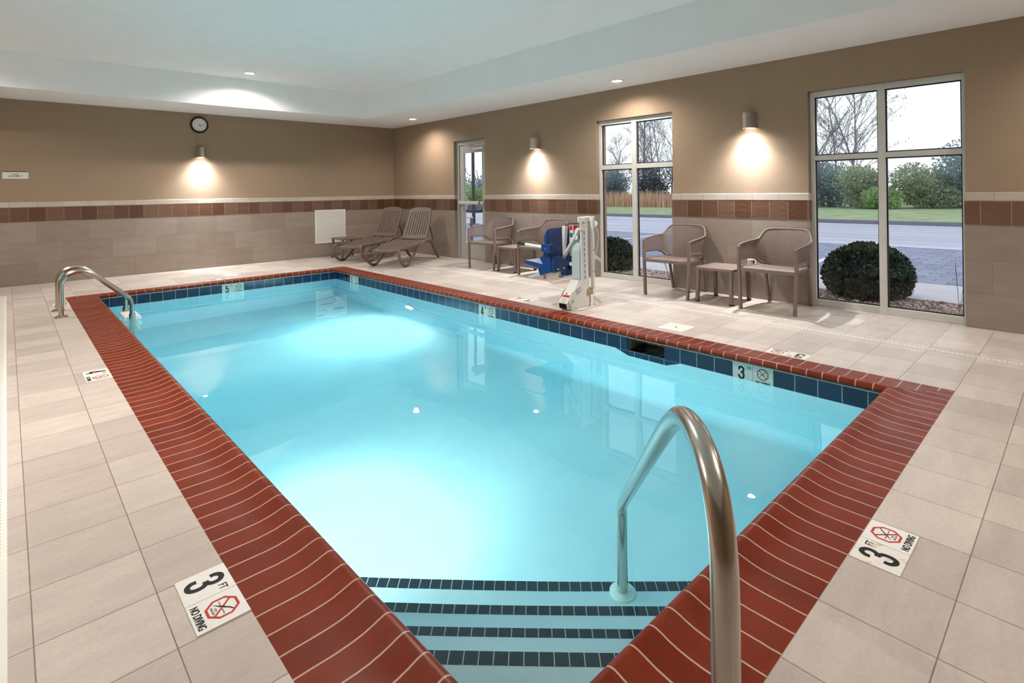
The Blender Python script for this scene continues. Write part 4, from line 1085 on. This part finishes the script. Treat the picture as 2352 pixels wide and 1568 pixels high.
# reeds
m = MB(); rnd = random.Random(9)
for i in range(5200):
    x = rnd.uniform(34.0, 37.0); y = rnd.uniform(18.5, 33.0); h = rnd.uniform(.5, 1.35)*(1.0 if y > 21 else (y-17.5)/3.5); a = rnd.uniform(0, PI); w_ = .03
    dx_, dy_ = math.cos(a)*w_, math.sin(a)*w_; lx = rnd.gauss(0, .12)
    m.add([(x-dx_, y-dy_, GZ+.1), (x+dx_, y+dy_, GZ+.1), (x+lx, y+lx, GZ+.1+h)], [(0, 1, 2)])
tag(m.build('dry_reeds', leafmat('dry_reed', lin(196, 160, 140), lin(216, 186, 160), .5)), 'tan dry reed grass before the dark shrubs in the middle window', 'grass', kind='stuff')
o = thing('utility_box', 'small grey utility box among the reeds in the middle window', 'utility box', (33.6, 27.9, GZ+.1))
MB().box(-.3, .3, -.3, .3, 0, .62).build('cabinet', simple('grey_cabinet', lin(128, 132, 150), .6), o, bevel=.02)
MB().box(-.33, .33, -.33, .33, .62, .68).build('lid', simple('grey_cabinet_lid', lin(140, 144, 160), .6), o, bevel=.01)
# seen through the door
o = thing('lamp_post', 'tall dark lamp post outside the glass door', 'lamp post', (14.6, 18.05, GZ))
MB().cyl((0, 0, 0), (0, 0, 6.2), .075, .055, 14).build('pole', simple('dark_steel_pole', lin(62, 60, 70), .5, .3), o, smooth=True)
MB().box(-.16, .16, -.16, .16, 0, .05).build('base_plate', M_curb, o)
MB().box(-.12, .5, -.14, .14, 6.1, 6.25).build('lamp_head', M_alu_d, o, bevel=.02)
o = thing('patio_table', 'pale outdoor table outside the glass door', 'table', (9.35, 12.35, GZ))
MB().box(-.35, .35, -.35, .35, .66, .70).build('tabletop', simple('bleached_wood', lin(206, 194, 190), .7), o, bevel=.006)
for sx in (-1, 1):
    for sy in (-1, 1): MB().box(sx*.31-.03, sx*.31+.03, sy*.31-.03, sy*.31+.03, 0, .66).build('leg', simple('grey_wood_leg', lin(110, 100, 100), .7) if sx+sy == -2 else bpy.data.materials['grey_wood_leg'], o)
for (x, y, r, lab) in ((23.0, 30.3, .75, 'large pale boulder by the curb outside the door'), (23.1, 28.7, .6, 'dark boulder by the curb outside the door')):
    rr = random.Random(int(y)); m = MB(); pr_ = []
    m.lathe([(r*.7, 0), (r, r*.3), (r*.9, r*.7), (r*.5, r*.95), (r*.1, r)], (x+.2, y, GZ+.0), n=12)
    m.v = [(v[0]+rr.gauss(0, .05), v[1]+rr.gauss(0, .05), max(GZ, v[2]+rr.gauss(0, .03))) for v in m.v]
    tag(m.build('boulder', simple('boulder_rock_'+str(int(y)), lin(176, 170, 176) if r > .7 else lin(96, 92, 98), .9)), lab, 'rock')
for i, (x, y, w_, h, kd, lab) in enumerate([(27, 35.8, 2.2, 4.0, 'dark', 'tall dark shrub outside the door, left of the lamp post'), (26.5, 32.4, 2.2, 2.2, 'fresh', 'bright green shrub outside the door, right of the lamp post'), (29.5, 35.2, 2.6, 3.9, 'blue', 'tall haze-tinted shrub behind the lamp post outside the door')]):
    shrub(x, y, w_, h, kd, lab, 500+i, 3000)
